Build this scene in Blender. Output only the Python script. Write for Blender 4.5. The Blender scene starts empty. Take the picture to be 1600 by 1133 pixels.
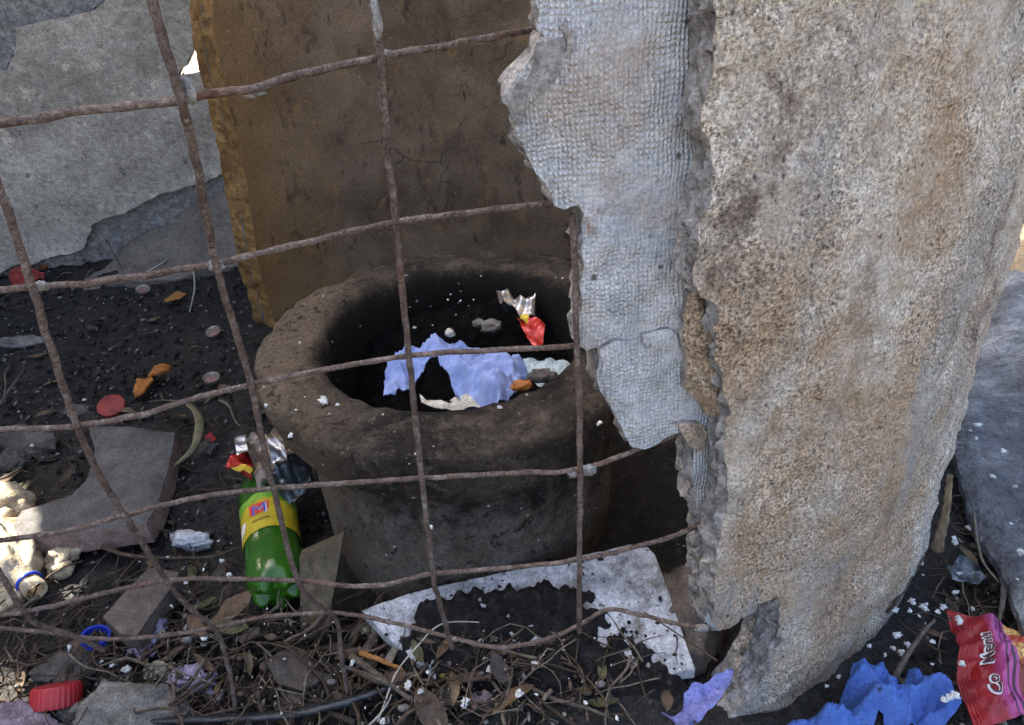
import bpy, bmesh, math, random
import numpy as np
from mathutils import Vector, Matrix, noise
from mathutils.geometry import delaunay_2d_cdt

# ------------------------------------------------------------------ camera, world, sun, exposure
sc = bpy.context.scene
COL = sc.collection
H = 0.70
TH = math.radians(33.0); ROLL = math.radians(-3.8)
F = 1155.0                                     # focal length in photo pixels (1600 wide)
fw = np.array([0, math.cos(TH), -math.sin(TH)])
r0 = np.array([1.0, 0, 0]); u0 = np.array([0, math.sin(TH), math.cos(TH)])
rt = r0 * math.cos(ROLL) + u0 * math.sin(ROLL)
up = np.cross(rt, fw)
CAM = np.array([0, 0, H])
cd = bpy.data.cameras.new('camera'); cam = bpy.data.objects.new('camera', cd); COL.objects.link(cam)
cd.sensor_width = 36; cd.lens = F / 1600 * 36; cd.clip_start = 0.02; cd.clip_end = 500
cam.matrix_world = Matrix(((rt[0], up[0], -fw[0], 0), (rt[1], up[1], -fw[1], 0), (rt[2], up[2], -fw[2], H), (0, 0, 0, 1)))
sc.camera = cam
SUN_AZ = Vector((-0.9, 0.43, 0)).normalized(); SUN_EL = math.radians(47)
w = bpy.data.worlds.new('World'); sc.world = w; w.use_nodes = True
nt = w.node_tree; nt.nodes.clear()
sky = nt.nodes.new('ShaderNodeTexSky'); sky.sky_type = 'NISHITA'; sky.sun_disc = False
sky.sun_elevation = SUN_EL; sky.sun_rotation = math.atan2(SUN_AZ.x, SUN_AZ.y)
sky.air_density = 0.8; sky.dust_density = 6.0; sky.ozone_density = 0.6
bg = nt.nodes.new('ShaderNodeBackground'); bg.inputs[1].default_value = 0.15
ow = nt.nodes.new('ShaderNodeOutputWorld')
nt.links.new(sky.outputs[0], bg.inputs[0]); nt.links.new(bg.outputs[0], ow.inputs[0])
sd = bpy.data.lights.new('sun', 'SUN'); sd.energy = 5.0; sd.angle = math.radians(0.5); sd.color = (1.0, 0.93, 0.82)
so = bpy.data.objects.new('sun', sd); COL.objects.link(so)
sdir = Vector((SUN_AZ.x * math.cos(SUN_EL), SUN_AZ.y * math.cos(SUN_EL), math.sin(SUN_EL)))
so.rotation_euler = (-sdir).to_track_quat('-Z', 'Y').to_euler(); so.location = (-3, 2, 4)
vs = sc.view_settings; vs.view_transform = 'Standard'; vs.look = 'None'; vs.exposure = 2.3; vs.gamma = 1.0; vs.use_curve_mapping = False
sc.render.engine = 'CYCLES'
sc.cycles.max_bounces = 8

# ------------------------------------------------------------------ helpers
R = random.Random(7)
def ray(px, py): return fw + rt * (px - 800) / F - up * (py - 566.5) / F
def onz(px, py, z=0.0):
    d = ray(px, py); t = (z - H) / d[2]; return CAM + d * t
def ony(px, py, y):
    d = ray(px, py); return CAM + d * (y / d[1])
CX, CY, R0 = 0.0, 0.969, 0.60
def rz(Rr, z): return Rr * (1 - 0.055 * z)
def oncyl(px, py, Rr, near=True):
    d = ray(px, py); z = 0.4
    for _ in range(8):
        rr = rz(Rr, z); a = d[0]**2 + d[1]**2; b = -2 * (d[0]*CX + d[1]*CY); c = CX*CX + CY*CY - rr*rr
        D = max(b*b - 4*a*c, 0); t = (-b - (1 if near else -1) * math.sqrt(D)) / (2*a); p = CAM + d*t; z = p[2]
    return p
def sz(p):
    """(arc length, height) of a point on the bin wall; arc 0 at the right, positive to the back"""
    a = math.atan2(p[1]-CY, p[0]-CX)
    if a < -math.pi*0.75: a += 2*math.pi
    return (a * R0, p[2])
def cyl(s, z, Rr):
    a = s / R0; q = rz(Rr, z); return (CX + q*math.cos(a), CY + q*math.sin(a), z)
def nz(x, y, z=0.0): return noise.noise((x, y, z))
def fbm(x, y, z=0.0, o=4): return noise.fractal((x, y, z), 1.0, 2.0, o)
def sstep(a, b, x):
    t = min(1, max(0, (x-a)/(b-a))); return t*t*(3-2*t)

def tag(o, label=None, cat=None, group=None, kind=None):
    if label: o['label'] = label
    if cat: o['category'] = cat
    if group: o['group'] = group
    if kind: o['kind'] = kind
    return o
def empty(name, loc=(0, 0, 0), rot=None):
    o = bpy.data.objects.new(name, None); COL.objects.link(o); o.empty_display_size = 0.02
    o.location = loc
    if rot: o.rotation_euler = rot
    return o
def mobj(name, verts, faces, mats, parent=None, smooth=True, mi=None, uv=None, recentre=True, sharp=None):
    """one mesh object; origin at the base centre of its vertices unless it has a parent"""
    me = bpy.data.meshes.new(name)
    vv = np.array([tuple(v) for v in verts], dtype=float)
    loc = (0, 0, 0)
    if recentre and parent is None:
        loc = (float(vv[:, 0].mean()), float(vv[:, 1].mean()), float(vv[:, 2].min())); vv = vv - np.array(loc)
    me.from_pydata(vv.tolist(), [], [tuple(f) for f in faces])
    if not isinstance(mats, (list, tuple)): mats = [mats]
    for m in mats: me.materials.append(m)
    if mi is not None: me.polygons.foreach_set('material_index', mi)
    if smooth: me.polygons.foreach_set('use_smooth', [True]*len(me.polygons))
    if uv is not None:
        ul = me.uv_layers.new(name='UVMap')
        li = np.empty(len(me.loops), dtype=np.int32); me.loops.foreach_get('vertex_index', li)
        ul.data.foreach_set('uv', np.array(uv, dtype=np.float32)[li].ravel())
    me.update()
    if sharp is not None: me.set_sharp_from_angle(angle=math.radians(sharp))
    o = bpy.data.objects.new(name, me); COL.objects.link(o); o.location = loc
    if parent: o.parent = parent
    return o
def parent_keep(o, p):
    o.parent = p; o.matrix_parent_inverse = Matrix.Translation(p.location).inverted() if p.rotation_euler.to_matrix() == Matrix.Identity(3) else p.matrix_world.inverted()

# --- materials
def nodes(name):
    m = bpy.data.materials.new(name); m.use_nodes = True
    t = m.node_tree; b = t.nodes['Principled BSDF']; return m, t, b
def N(t, typ, **kw):
    n = t.nodes.new('ShaderNode' + typ)
    for k, v in kw.items():
        if k.startswith('i_'):
            key = k[2:]; n.inputs[int(key) if key.isdigit() else key].default_value = v
        else: setattr(n, k, v)
    return n
def ramp(t, fac, stops, interp='LINEAR'):
    r = t.nodes.new('ShaderNodeValToRGB'); r.color_ramp.interpolation = interp
    el = r.color_ramp.elements
    while len(el) > 1: el.remove(el[-1])
    el[0].position = stops[0][0]; el[0].color = (*stops[0][1], 1) if len(stops[0][1]) == 3 else stops[0][1]
    for p, c in stops[1:]:
        e = el.new(p); e.color = (*c, 1) if len(c) == 3 else c
    t.links.new(fac, r.inputs[0]); return r.outputs[0]
def pos(t): return N(t, 'NewGeometry').outputs['Position']
def mapped(t, v, scale=(1, 1, 1), rot=(0, 0, 0)):
    m = N(t, 'Mapping'); t.links.new(v, m.inputs[0]); m.inputs['Scale'].default_value = scale; m.inputs['Rotation'].default_value = rot
    return m.outputs[0]
def tnoise(t, v, scale, detail=4, rough=0.6, dist=0.0):
    n = N(t, 'TexNoise'); t.links.new(v, n.inputs['Vector']); n.inputs['Scale'].default_value = scale
    n.inputs['Detail'].default_value = detail; n.inputs['Roughness'].default_value = rough; n.inputs['Distortion'].default_value = dist
    return n.outputs[0]
def tvor(t, v, scale, feature='F1', out=0, rnd=1.0):
    n = N(t, 'TexVoronoi', feature=feature); t.links.new(v, n.inputs['Vector']); n.inputs['Scale'].default_value = scale
    n.inputs['Randomness'].default_value = rnd
    return n.outputs[out]
def mix(t, fac, a, b, blend='MIX'):
    m = N(t, 'Mix', data_type='RGBA', blend_type=blend)
    for s, x in ((0, fac), (6, a), (7, b)):
        if isinstance(x, (int, float)): m.inputs[s].default_value = x
        elif isinstance(x, tuple): m.inputs[s].default_value = (*x, 1)
        else: t.links.new(x, m.inputs[s])
    return m.outputs[2]
def math_(t, op, a, b=None, c=None):
    m = N(t, 'Math', operation=op)
    for s, x in enumerate((a, b, c)):
        if x is None: continue
        if isinstance(x, (int, float)): m.inputs[s].default_value = x
        else: t.links.new(x, m.inputs[s])
    return m.outputs[0]
def bump(t, b, layers):
    """layers: (height socket, strength, distance in metres)"""
    prev = None
    for h, st, d in layers:
        n = N(t, 'Bump'); n.inputs['Strength'].default_value = st; n.inputs['Distance'].default_value = d
        t.links.new(h, n.inputs['Height'])
        if prev is not None: t.links.new(prev, n.inputs['Normal'])
        prev = n.outputs[0]
    t.links.new(prev, b.inputs['Normal'])
def simple(name, stops, scale=40, rough=0.8, bumps=((120, 0.5, 0.002),), detail=5, metal=0.0, spec=0.5, stretch=None, spots=None, trans=0.0, noise_rough=0.65, grain=None):
    m, t, b = nodes(name); p = pos(t)
    if stretch: p = mapped(t, p, stretch)
    c = ramp(t, tnoise(t, p, scale, detail, noise_rough), stops)
    if spots:
        for (ss, lo, hi, col) in spots:
            k = ramp(t, tnoise(t, p, ss, 6, 0.65), [(lo, (0, 0, 0)), (hi, (1, 1, 1))]); c = mix(t, k, c, col)
    if grain is None: grain = 0.75 if rough >= 0.75 and not trans else (0.35 if rough >= 0.5 else 0.0)
    if grain:
        c = mix(t, grain, c, ramp(t, tnoise(t, p, 330, 4, 0.75), [(0.30, (0.35, 0.35, 0.35)), (0.50, (1, 1, 1)), (0.68, (1.5, 1.5, 1.5))]), 'MULTIPLY')
        c = mix(t, grain*0.7, c, ramp(t, tnoise(t, p, 85, 5, 0.7), [(0.32, (0.45, 0.45, 0.45)), (0.50, (1, 1, 1)), (0.66, (1.35, 1.35, 1.35))]), 'MULTIPLY')
    t.links.new(c, b.inputs['Base Color'])
    b.inputs['Roughness'].default_value = rough; b.inputs['Metallic'].default_value = metal; b.inputs['Specular IOR Level'].default_value = spec
    b.inputs['Transmission Weight'].default_value = trans
    if bumps: bump(t, b, [(tnoise(t, p, s, 4, 0.65), st, d) for s, st, d in bumps])
    return m

MT = {}
def mk_aggregate():
    m, t, b = nodes('worn_bin_cement'); p = pos(t)
    ps = mapped(t, p, (1, 1, 0.5), (0, math.radians(38), 0))
    big = tnoise(t, ps, 5.5, 6, 0.62, 0.5); big2 = tnoise(t, mapped(t, ps, (1, 1, 1), (1, 2, 3)), 8, 6, 0.65, 0.4); big3 = tnoise(t, mapped(t, ps, (1, 1, 1), (2, 0, 1)), 12, 6, 0.7, 0.3)
    midn = tnoise(t, p, 55, 6, 0.75, 0.4); fine = tnoise(t, p, 380, 4, 0.8); grit = tvor(t, p, 520, 'F1')
    c = ramp(t, midn, [(0.28, (0.29, 0.25, 0.205)), (0.43, (0.58, 0.525, 0.44)), (0.56, (0.74, 0.69, 0.60)), (0.70, (0.85, 0.81, 0.73))])
    c = mix(t, ramp(t, big, [(0.46, (0, 0, 0)), (0.58, (0.85, 0.85, 0.85))]), c, (0.50, 0.375, 0.25))
    c = mix(t, ramp(t, big2, [(0.50, (0, 0, 0)), (0.61, (0.8, 0.8, 0.8))]), c, (0.44, 0.43, 0.40))
    c = mix(t, ramp(t, big3, [(0.55, (0, 0, 0)), (0.66, (0.65, 0.65, 0.65))]), c, (0.78, 0.75, 0.66))
    c = mix(t, ramp(t, tnoise(t, mapped(t, ps, (1, 1, 1), (3, 1, 2)), 17, 7, 0.72), [(0.575, (0, 0, 0)), (0.68, (0.8, 0.8, 0.8))]), c, (0.17, 0.13, 0.10))
    gs = ramp(t, tnoise(t, mapped(t, p, (1, 1, 0.7), (1, 1, 2)), 11, 5, 0.65), [(0.38, (0.35, 0.35, 0.35)), (0.60, (1, 1, 1))])
    c = mix(t, gs, c, ramp(t, fine, [(0.36, (0.10, 0.09, 0.08)), (0.47, (0.80, 0.79, 0.77)), (0.55, (1.3, 1.29, 1.25)), (0.63, (2.0, 1.98, 1.92))]), 'MULTIPLY')
    c = mix(t, ramp(t, tvor(t, p, 80, 'F1'), [(0.05, (0.8, 0.8, 0.8)), (0.13, (0, 0, 0))]), c, (0.72, 0.70, 0.65))
    c = mix(t, ramp(t, tvor(t, mapped(t, p, (1.3, 1, 0.8), (1, 0, 0)), 70, 'F1'), [(0.06, (0.85, 0.85, 0.85)), (0.15, (0, 0, 0))]), c, (0.07, 0.058, 0.048))
    t.links.new(c, b.inputs['Base Color']); b.inputs['Roughness'].default_value = 0.92; b.inputs['Specular IOR Level'].default_value = 0.25
    bump(t, b, [(tnoise(t, p, 40, 4, 0.6), 0.8, 0.008), (midn, 0.7, 0.005), (fine, 1.0, 0.0045), (grit, 0.8, 0.0016)])
    return m
def mk_burlap():
    m, t, b = nodes('burlap_imprint_concrete'); uv = N(t, 'UVMap').outputs[0]
    p = pos(t)
    sx = N(t, 'SeparateXYZ'); wob = N(t, 'VectorMath', operation='ADD')
    wn = N(t, 'TexNoise'); t.links.new(p, wn.inputs['Vector']); wn.inputs['Scale'].default_value = 22; wn.inputs['Detail'].default_value = 3
    wsub = N(t, 'VectorMath', operation='SCALE'); t.links.new(wn.outputs['Color'], wsub.inputs[0]); wsub.inputs['Scale'].default_value = 0.012
    t.links.new(uv, wob.inputs[0]); t.links.new(wsub.outputs[0], wob.inputs[1]); t.links.new(wob.outputs[0], sx.inputs[0])
    pt = 0.0031; pitch = 2*math.pi/pt
    a = math_(t, 'COSINE', math_(t, 'MULTIPLY', sx.outputs[0], pitch))
    col = math_(t, 'FLOOR', math_(t, 'DIVIDE', math_(t, 'ADD', sx.outputs[0], pt/2), pt))
    wnz = N(t, 'TexWhiteNoise', noise_dimensions='1D'); t.links.new(col, wnz.inputs['W'])
    c2 = math_(t, 'SINE', math_(t, 'ADD', math_(t, 'MULTIPLY', sx.outputs[1], 2*math.pi/0.0033), math_(t, 'MULTIPLY', wnz.outputs[0], 2.6)))
    weave = math_(t, 'MULTIPLY', math_(t, 'ADD', math_(t, 'MULTIPLY', a, 0.5), 0.5), math_(t, 'ADD', math_(t, 'MULTIPLY', c2, 0.38), 0.62))
    gn = tnoise(t, p, 260, 3, 0.7); weave = math_(t, 'MULTIPLY', weave, math_(t, 'ADD', gn, 0.45))
    amt = ramp(t, tnoise(t, p, 14, 3, 0.5), [(0.36, (0.12, 0.12, 0.12)), (0.56, (1, 1, 1))])
    wv = math_(t, 'MULTIPLY', weave, amt)
    c = ramp(t, tnoise(t, p, 45, 5, 0.65), [(0.3, (0.40, 0.44, 0.46)), (0.5, (0.53, 0.565, 0.58)), (0.7, (0.68, 0.71, 0.715))])
    c = mix(t, ramp(t, tnoise(t, p, 11, 4, 0.6), [(0.53, (0, 0, 0)), (0.63, (0.6, 0.6, 0.6))]), c, (0.46, 0.40, 0.34))
    c = mix(t, ramp(t, tnoise(t, mapped(t, p, (1, 1, 1), (1, 2, 0)), 30, 5, 0.7), [(0.64, (0, 0, 0)), (0.72, (0.8, 0.8, 0.8))]), c, (0.33, 0.20, 0.12))
    c = mix(t, 0.7, c, ramp(t, wv, [(0.0, (0.62, 0.62, 0.62)), (0.25, (0.85, 0.85, 0.85)), (0.75, (1.35, 1.35, 1.35))]), 'MULTIPLY')
    c = mix(t, 0.6, c, ramp(t, tnoise(t, p, 420, 3, 0.7), [(0.3, (0.5, 0.5, 0.5)), (0.5, (1, 1, 1)), (0.7, (1.4, 1.4, 1.4))]), 'MULTIPLY')
    c = mix(t, ramp(t, tvor(t, p, 33, 'F1'), [(0.05, (0.9, 0.9, 0.9)), (0.09, (0, 0, 0))]), c, (0.07, 0.07, 0.065))
    t.links.new(c, b.inputs['Base Color']); b.inputs['Roughness'].default_value = 0.9; b.inputs['Specular IOR Level'].default_value = 0.3
    bump(t, b, [(tnoise(t, p, 50, 5, 0.65), 0.9, 0.007), (wv, 0.9, 0.0020), (tnoise(t, p, 500, 3, 0.7), 0.5, 0.0008)])
    return m
def mk_brown():
    m, t, b = nodes('stained_inner_concrete'); p = pos(t)
    uv = N(t, 'UVMap').outputs[0]; sx = N(t, 'SeparateXYZ'); t.links.new(uv, sx.inputs[0])
    c = ramp(t, tnoise(t, p, 9, 7, 0.65, 0.3), [(0.30, (0.105, 0.080, 0.055)), (0.5, (0.185, 0.145, 0.102)), (0.70, (0.27, 0.215, 0.155))])
    # rusty streak that follows the broken left edge
    e = math_(t, 'ADD', math_(t, 'MULTIPLY', sx.outputs[0], 0.5), math_(t, 'MULTIPLY', math_(t, 'SUBTRACT', tnoise(t, p, 18, 5, 0.7), 0.5), 0.10))
    c = mix(t, ramp(t, e, [(BACKS-0.13, (0, 0, 0)), (BACKS-0.02, (0.75, 0.75, 0.75))]), c, (0.25, 0.155, 0.06))
    c = mix(t, ramp(t, tnoise(t, p, 16, 5, 0.7), [(0.56, (0, 0, 0)), (0.68, (0.7, 0.7, 0.7))]), c, (0.30, 0.195, 0.085))
    c = mix(t, ramp(t, tnoise(t, mapped(t, p, (1, 1, 0.3)), 42, 5, 0.7), [(0.63, (0, 0, 0)), (0.69, (0.8, 0.8, 0.8))]), c, (0.05, 0.04, 0.03))
    c = mix(t, ramp(t, tvor(t, p, 38, 'F1'), [(0.04, (0.8, 0.8, 0.8)), (0.08, (0, 0, 0))]), c, (0.40, 0.35, 0.26))
    c = mix(t, ramp(t, tnoise(t, mapped(t, p, (1, 1, 0.45), (0.2, 3, 0)), 26, 7, 0.75), [(0.58, (0, 0, 0)), (0.62, (0.6, 0.6, 0.6))]), c, (0.075, 0.057, 0.04))
    c = mix(t, ramp(t, tnoise(t, mapped(t, p, (1, 1, 1), (2, 3, 1)), 85, 6, 0.75), [(0.64, (0, 0, 0)), (0.67, (0.75, 0.75, 0.75))]), c, (0.03, 0.024, 0.018))
    # hairline cracks
    wv = N(t, 'VectorMath', operation='ADD'); nn = N(t, 'TexNoise'); t.links.new(p, nn.inputs['Vector']); nn.inputs['Scale'].default_value = 12
    s2 = N(t, 'VectorMath', operation='SCALE'); s2.inputs['Scale'].default_value = 0.09; t.links.new(nn.outputs['Color'], s2.inputs[0])
    t.links.new(p, wv.inputs[0]); t.links.new(s2.outputs[0], wv.inputs[1])
    cr = ramp(t, tvor(t, wv.outputs[0], 5.5, 'DISTANCE_TO_EDGE'), [(0.0, (1, 1, 1)), (0.012, (0, 0, 0))])
    crm = mix(t, ramp(t, tnoise(t, p, 6, 2), [(0.5, (0, 0, 0)), (0.6, (0.8, 0.8, 0.8))]), (0, 0, 0), cr)
    c = mix(t, crm, c, (0.04, 0.03, 0.022))
    c = mix(t, 0.6, c, ramp(t, tnoise(t, p, 240, 4, 0.75), [(0.30, (0.4, 0.4, 0.4)), (0.50, (1, 1, 1)), (0.68, (1.45, 1.45, 1.45))]), 'MULTIPLY')
    t.links.new(c, b.inputs['Base Color']); b.inputs['Roughness'].default_value = 0.85; b.inputs['Specular IOR Level'].default_value = 0.3
    bump(t, b, [(tnoise(t, p, 35, 5, 0.6), 0.35, 0.004), (tnoise(t, p, 260, 3, 0.7), 0.6, 0.0015)])
    return m
def mk_ground():
    m, t, b = nodes('ash_and_sand_ground'); p = pos(t)
    d = N(t, 'VectorMath', operation='DISTANCE'); d.inputs[1].default_value = (-0.35, 0.85, 0); t.links.new(p, d.inputs[0])
    k = math_(t, 'ADD', d.outputs['Value'], math_(t, 'MULTIPLY', math_(t, 'SUBTRACT', tnoise(t, p, 3.2, 5, 0.6), 0.5), 0.5))
    dark = ramp(t, tnoise(t, p, 60, 6, 0.7), [(0.3, (0.005, 0.005, 0.0055)), (0.48, (0.013, 0.0125, 0.012)), (0.60, (0.034, 0.031, 0.028)), (0.74, (0.095, 0.088, 0.078))])
    dark = mix(t, ramp(t, tnoise(t, p, 7, 4, 0.6), [(0.5, (0, 0, 0)), (0.66, (0.6, 0.6, 0.6))]), dark, (0.045, 0.036, 0.027))
    sand = ramp(t, tnoise(t, p, 25, 6, 0.7), [(0.3, (0.20, 0.145, 0.072)), (0.6, (0.29, 0.215, 0.115))])
    c = mix(t, ramp(t, k, [(0.0, (0, 0, 0)), (0.60, (0, 0, 0)), (0.62, (1, 1, 1))]), dark, sand)
    kk = N(t, 'MapRange'); t.links.new(k, kk.inputs[0]); kk.inputs[1].default_value = 1.24; kk.inputs[2].default_value = 1.34
    c = mix(t, kk.outputs[0], dark, sand)
    t.links.new(c, b.inputs['Base Color']); b.inputs['Roughness'].default_value = 0.55; b.inputs['Specular IOR Level'].default_value = 0.5
    bump(t, b, [(tnoise(t, p, 45, 5, 0.65), 1.0, 0.012), (tnoise(t, p, 180, 4, 0.7), 0.9, 0.004)])
    return m
def mk_rust():
    m, t, b = nodes('rusty_wire'); p = pos(t)
    c = ramp(t, tnoise(t, p, 75, 5, 0.7), [(0.30, (0.085, 0.060, 0.048)), (0.48, (0.145, 0.110, 0.092)), (0.60, (0.20, 0.162, 0.14)), (0.75, (0.29, 0.255, 0.23))])
    c = mix(t, ramp(t, tnoise(t, p, 22, 4, 0.6), [(0.60, (0, 0, 0)), (0.70, (0.55, 0.55, 0.55))]), c, (0.16, 0.075, 0.05))
    c = mix(t, ramp(t, tnoise(t, mapped(t, p, (1, 1, 1), (2, 1, 0)), 33, 5, 0.7), [(0.66, (0, 0, 0)), (0.71, (0.7, 0.7, 0.7))]), c, (0.36, 0.35, 0.32))
    c = mix(t, 0.65, c, ramp(t, tnoise(t, p, 420, 4, 0.8), [(0.32, (0.25, 0.23, 0.22)), (0.50, (0.95, 0.95, 0.95)), (0.64, (1.8, 1.75, 1.7))]), 'MULTIPLY')
    t.links.new(c, b.inputs['Base Color']); b.inputs['Roughness'].default_value = 0.9; b.inputs['Specular IOR Level'].default_value = 0.2
    bump(t, b, [(tnoise(t, p, 160, 4, 0.7), 1.0, 0.004), (tnoise(t, p, 450, 4, 0.7), 1.0, 0.002)])
    return m
def mk_urn():
    m, t, b = nodes('sooty_pot_concrete'); p = pos(t)
    c = ramp(t, tnoise(t, p, 12, 7, 0.68, 0.3), [(0.32, (0.009, 0.0075, 0.006)), (0.46, (0.030, 0.024, 0.019)), (0.58, (0.068, 0.055, 0.042)), (0.72, (0.15, 0.122, 0.092))])
    c = mix(t, ramp(t, tnoise(t, p, 95, 4, 0.7), [(0.58, (0, 0, 0)), (0.75, (0.5, 0.5, 0.5))]), c, (0.27, 0.23, 0.19))
    sx = N(t, 'SeparateXYZ'); t.links.new(p, sx.inputs[0])
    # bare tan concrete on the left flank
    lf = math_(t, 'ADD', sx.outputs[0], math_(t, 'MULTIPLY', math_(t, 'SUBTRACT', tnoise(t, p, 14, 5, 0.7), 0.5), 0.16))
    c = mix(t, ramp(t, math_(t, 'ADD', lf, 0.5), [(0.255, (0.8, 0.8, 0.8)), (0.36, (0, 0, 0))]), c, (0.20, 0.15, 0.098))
    bodym = ramp(t, sx.outputs[2], [(0.175, (1, 1, 1)), (0.20, (0, 0, 0))])
    gm = mix(t, bodym, (0, 0, 0), ramp(t, tnoise(t, p, 26, 7, 0.75), [(0.42, (0, 0, 0)), (0.60, (0.75, 0.75, 0.75))]))
    c = mix(t, gm, c, (0.175, 0.165, 0.142))
    # ashen grey band low on the body
    zz = math_(t, 'ADD', sx.outputs[2], math_(t, 'MULTIPLY', math_(t, 'SUBTRACT', tnoise(t, p, 17, 5, 0.7), 0.5), 0.22))
    c = mix(t, ramp(t, zz, [(0.02, (0.75, 0.75, 0.75)), (0.15, (0, 0, 0))]), c, (0.20, 0.18, 0.15))
    c = mix(t, 0.7, c, ramp(t, tnoise(t, p, 210, 4, 0.75), [(0.30, (0.35, 0.35, 0.35)), (0.50, (1, 1, 1)), (0.68, (1.6, 1.6, 1.6))]), 'MULTIPLY')
    c = mix(t, ramp(t, tnoise(t, p, 48, 7, 0.75), [(0.55, (0, 0, 0)), (0.58, (0.55, 0.55, 0.55))]), c, (0.115, 0.092, 0.068))
    c = mix(t, ramp(t, tnoise(t, mapped(t, p, (1, 1, 1), (1, 3, 0)), 70, 7, 0.75), [(0.57, (0, 0, 0)), (0.61, (0.85, 0.85, 0.85))]), c, (0.012, 0.010, 0.009))
    c = mix(t, ramp(t, tnoise(t, mapped(t, p, (1, 1, 1), (2, 3, 1)), 120, 6, 0.75), [(0.63, (0, 0, 0)), (0.66, (0.7, 0.7, 0.7))]), c, (0.28, 0.25, 0.21))
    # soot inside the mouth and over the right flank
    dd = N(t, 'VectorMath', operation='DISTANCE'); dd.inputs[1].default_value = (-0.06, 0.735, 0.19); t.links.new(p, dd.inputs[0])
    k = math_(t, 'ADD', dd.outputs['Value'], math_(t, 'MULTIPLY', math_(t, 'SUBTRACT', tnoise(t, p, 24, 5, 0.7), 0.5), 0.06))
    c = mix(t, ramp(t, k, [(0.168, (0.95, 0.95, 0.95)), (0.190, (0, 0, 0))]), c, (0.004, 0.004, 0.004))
    # paint / lime flecks
    c = mix(t, ramp(t, tvor(t, p, 46, 'F1'), [(0.05, (0.9, 0.9, 0.9)), (0.085, (0, 0, 0))]), c, (0.62, 0.6, 0.6))
    c = mix(t, ramp(t, tnoise(t, mapped(t, p, (1, 1, 1), (0, 1, 2)), 34, 5, 0.72), [(0.705, (0, 0, 0)), (0.73, (0.7, 0.7, 0.7))]), c, (0.42, 0.38, 0.45))
    t.links.new(c, b.inputs['Base Color']); b.inputs['Roughness'].default_value = 0.85; b.inputs['Specular IOR Level'].default_value = 0.3
    bump(t, b, [(tnoise(t, p, 30, 6, 0.7, 0.5), 0.6, 0.008), (tnoise(t, p, 110, 5, 0.75), 1.0, 0.006), (tnoise(t, p, 300, 4, 0.7), 1.0, 0.003)])
    return m
BACKS = 0.78
MT['agg'] = mk_aggregate(); MT['burlap'] = mk_burlap(); MT['brown'] = mk_brown(); MT['ground'] = mk_ground(); MT['rust'] = mk_rust(); MT['urn'] = mk_urn()
MT['fract'] = simple('fractured_concrete', [(0.3, (0.15, 0.145, 0.14)), (0.5, (0.27, 0.265, 0.255)), (0.7, (0.42, 0.41, 0.39))], 60, 0.93, ((50, 0.9, 0.006), (240, 0.9, 0.002)), spec=0.2)
MT['fractbrown'] = simple('rusty_fractured_edge', [(0.3, (0.12, 0.07, 0.03)), (0.5, (0.26, 0.155, 0.06)), (0.7, (0.36, 0.225, 0.095))], 30, 0.9, ((50, 0.9, 0.006), (240, 0.8, 0.002)), spec=0.2, spots=[(35, 0.60, 0.68, (0.10, 0.065, 0.035))])
MT['fractdark'] = simple('dark_fracture', [(0.3, (0.07, 0.065, 0.06)), (0.6, (0.16, 0.15, 0.14))], 50, 0.93, ((60, 0.9, 0.006), (240, 0.9, 0.002)), spec=0.2)
MT['mortar'] = simple('clinging_mortar', [(0.3, (0.15, 0.15, 0.145)), (0.6, (0.29, 0.29, 0.28))], 90, 0.92, ((180, 0.9, 0.003),), spec=0.2)
MT['wall'] = simple('weathered_grey_plaster', [(0.28, (0.27, 0.24, 0.195)), (0.48, (0.42, 0.385, 0.32)), (0.7, (0.58, 0.535, 0.445))], 9, 0.9, ((18, 0.8, 0.012), (70, 0.7, 0.005), (200, 0.7, 0.002)), detail=8, noise_rough=0.72, spec=0.25, spots=[(24, 0.57, 0.66, (0.66, 0.60, 0.48)), (30, 0.62, 0.69, (0.16, 0.15, 0.14))])
MT['wallcore'] = simple('rough_wall_core', [(0.3, (0.17, 0.165, 0.155)), (0.5, (0.30, 0.29, 0.27)), (0.7, (0.5, 0.485, 0.45))], 70, 0.93, ((50, 1.0, 0.01), (170, 0.9, 0.004)), spec=0.2)
MT['plinth'] = simple('dark_plinth', [(0.3, (0.11, 0.10, 0.085)), (0.6, (0.20, 0.18, 0.15))], 14, 0.9, ((60, 0.6, 0.004),), spec=0.25)
MT['shard'] = simple('dark_clay', [(0.3, (0.060, 0.057, 0.054)), (0.5, (0.095, 0.088, 0.082)), (0.72, (0.15, 0.14, 0.13))], 18, 0.8, ((60, 0.4, 0.003), (260, 0.5, 0.001)), spec=0.3, spots=[(120, 0.70, 0.74, (0.45, 0.44, 0.42))])
MT['shardside'] = simple('pink_lit_clay_side', [(0.3, (0.17, 0.115, 0.09)), (0.6, (0.28, 0.20, 0.165))], 25, 0.85, ((70, 0.6, 0.004),), spec=0.25)  # paler pink side colour stands in for warm light on the shard's edge
MT['slab'] = simple('dusty_bluegrey_sheet', [(0.32, (0.05, 0.053, 0.058)), (0.5, (0.11, 0.115, 0.122)), (0.68, (0.27, 0.28, 0.285))], 14, 0.75, ((22, 0.9, 0.02), (70, 0.7, 0.006), (220, 0.7, 0.002)), detail=7, spec=0.35, spots=[(130, 0.70, 0.73, (0.55, 0.57, 0.58))])
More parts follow.
